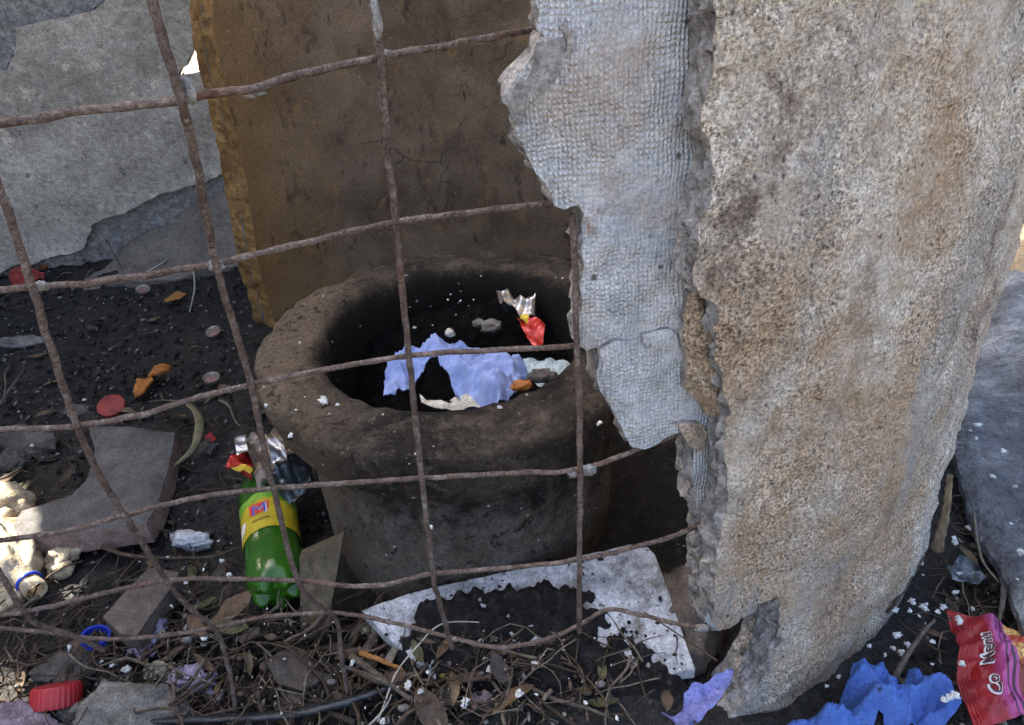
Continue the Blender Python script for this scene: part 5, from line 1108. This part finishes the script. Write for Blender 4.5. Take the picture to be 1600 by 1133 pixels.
dust('soil_clods', 3000, [(-1.0, -0.25, 0.42, 1.2, 0, 0.006), (-1.2, -0.5, 1.0, 1.7, 0, 0.004), (-0.45, 0.2, 0.38, 0.56, 0, 0.02), (0.3, 0.85, 0.38, 1.0, 0, 0.008)], 0.002, 0.007, MT['soil'], 'loose black clods and ash scattered over the ground', 'soil')
def fibres(name, n, spots, lmin, lmax, r, mat, label, cat):
    V = []; Fc = []
    for _ in range(n):
        for _t in range(30):
            x0, x1, y0, y1, z0, z1 = spots[rr.randrange(len(spots))]; x = rr.uniform(x0, x1); y = rr.uniform(y0, y1)
            if okspot(x, y) and not nocover(x, y): break
        L = rr.uniform(lmin, lmax); a = rr.uniform(0, 6.28); z = gh(x, y)+rr.uniform(z0, z1); b = rr.uniform(-1.2, 1.2)
        pts = [(x+L*t*math.cos(a+b*t), y+L*t*math.sin(a+b*t), z+0.012*math.sin(3*t)*rr.uniform(0, 1)) for t in (0, .25, .5, .75, 1)]
        v, f = tube(pts, r*rr.uniform(0.5, 1.4), 4); k0 = len(V); V += v; Fc += [tuple(k0+i for i in t) for t in f]
    o = mobj(name, V, Fc, mat, recentre=False); tag(o, label, cat, kind='stuff')
fibres('litter_fibres', 900, [(-0.72, -0.3, 0.42, 0.62, 0, 0.02), (-0.42, 0.22, 0.39, 0.55, 0, 0.03), (0.33, 0.62, 0.42, 0.85, 0, 0.012), (-0.9, -0.25, 0.45, 0.95, 0, 0.01)], 0.02, 0.08, 0.0009, TW[0], 'matted dead roots and plant fibres on the soil', 'fibres')
fibres('pale_fibres', 120, [(-0.42, 0.22, 0.39, 0.55, 0.01, 0.035), (0.33, 0.62, 0.42, 0.85, 0, 0.012)], 0.02, 0.07, 0.0008, TW[3], 'pale dead plant fibres among the litter', 'fibres')

dust('stone_grit', 900, [(-1.0, -0.25, 0.42, 1.1, 0, 0.008), (-0.45, 0.2, 0.38, 0.56, 0.005, 0.03), (0.3, 0.7, 0.38, 0.9, 0, 0.01), (-1.1, -0.5, 1.0, 1.6, 0, 0.006)], 0.0015, 0.006, MT['stone'], 'grey grit and small rubble scattered over the black soil', 'grit')
dust('brown_grit', 700, [(-1.0, -0.25, 0.42, 1.1, 0, 0.008), (-0.45, 0.2, 0.38, 0.56, 0.005, 0.03), (0.3, 0.7, 0.38, 0.9, 0, 0.01)], 0.002, 0.007, LF[0], 'brown bark and leaf crumbs scattered over the black soil', 'crumbs')

# crumbs of soil strewn over the bare part of the white board
V = []; Fc = []; bv, bf = ico(1)
for _ in range(380):
    px, py = rr.uniform(600, 1070), rr.uniform(872, 1050); x, y = onboard(px, py); d = min(np.hypot(cmask[:, 0]-x, cmask[:, 1]-y))
    if not inside(px, py, cpoly) or rr.random() > math.exp(-((d-0.05)/0.035)**2)+0.06: continue
    sz_ = 0.0004+0.0026*rr.random()**3; k0 = len(V); a = rr.uniform(0.6, 1.5); z = bz(y)+sz_*0.3
    V += [(x+v.x*sz_*a, y+v.y*sz_/a, z+v.z*sz_*0.7) for v in bv]; Fc += [tuple(k0+i for i in f) for f in bf]
o = mobj('soil_crumbs', V, Fc, MT['soil'], recentre=False); tag(o, 'black soil crumbs strewn over the white board', 'soil', kind='stuff')
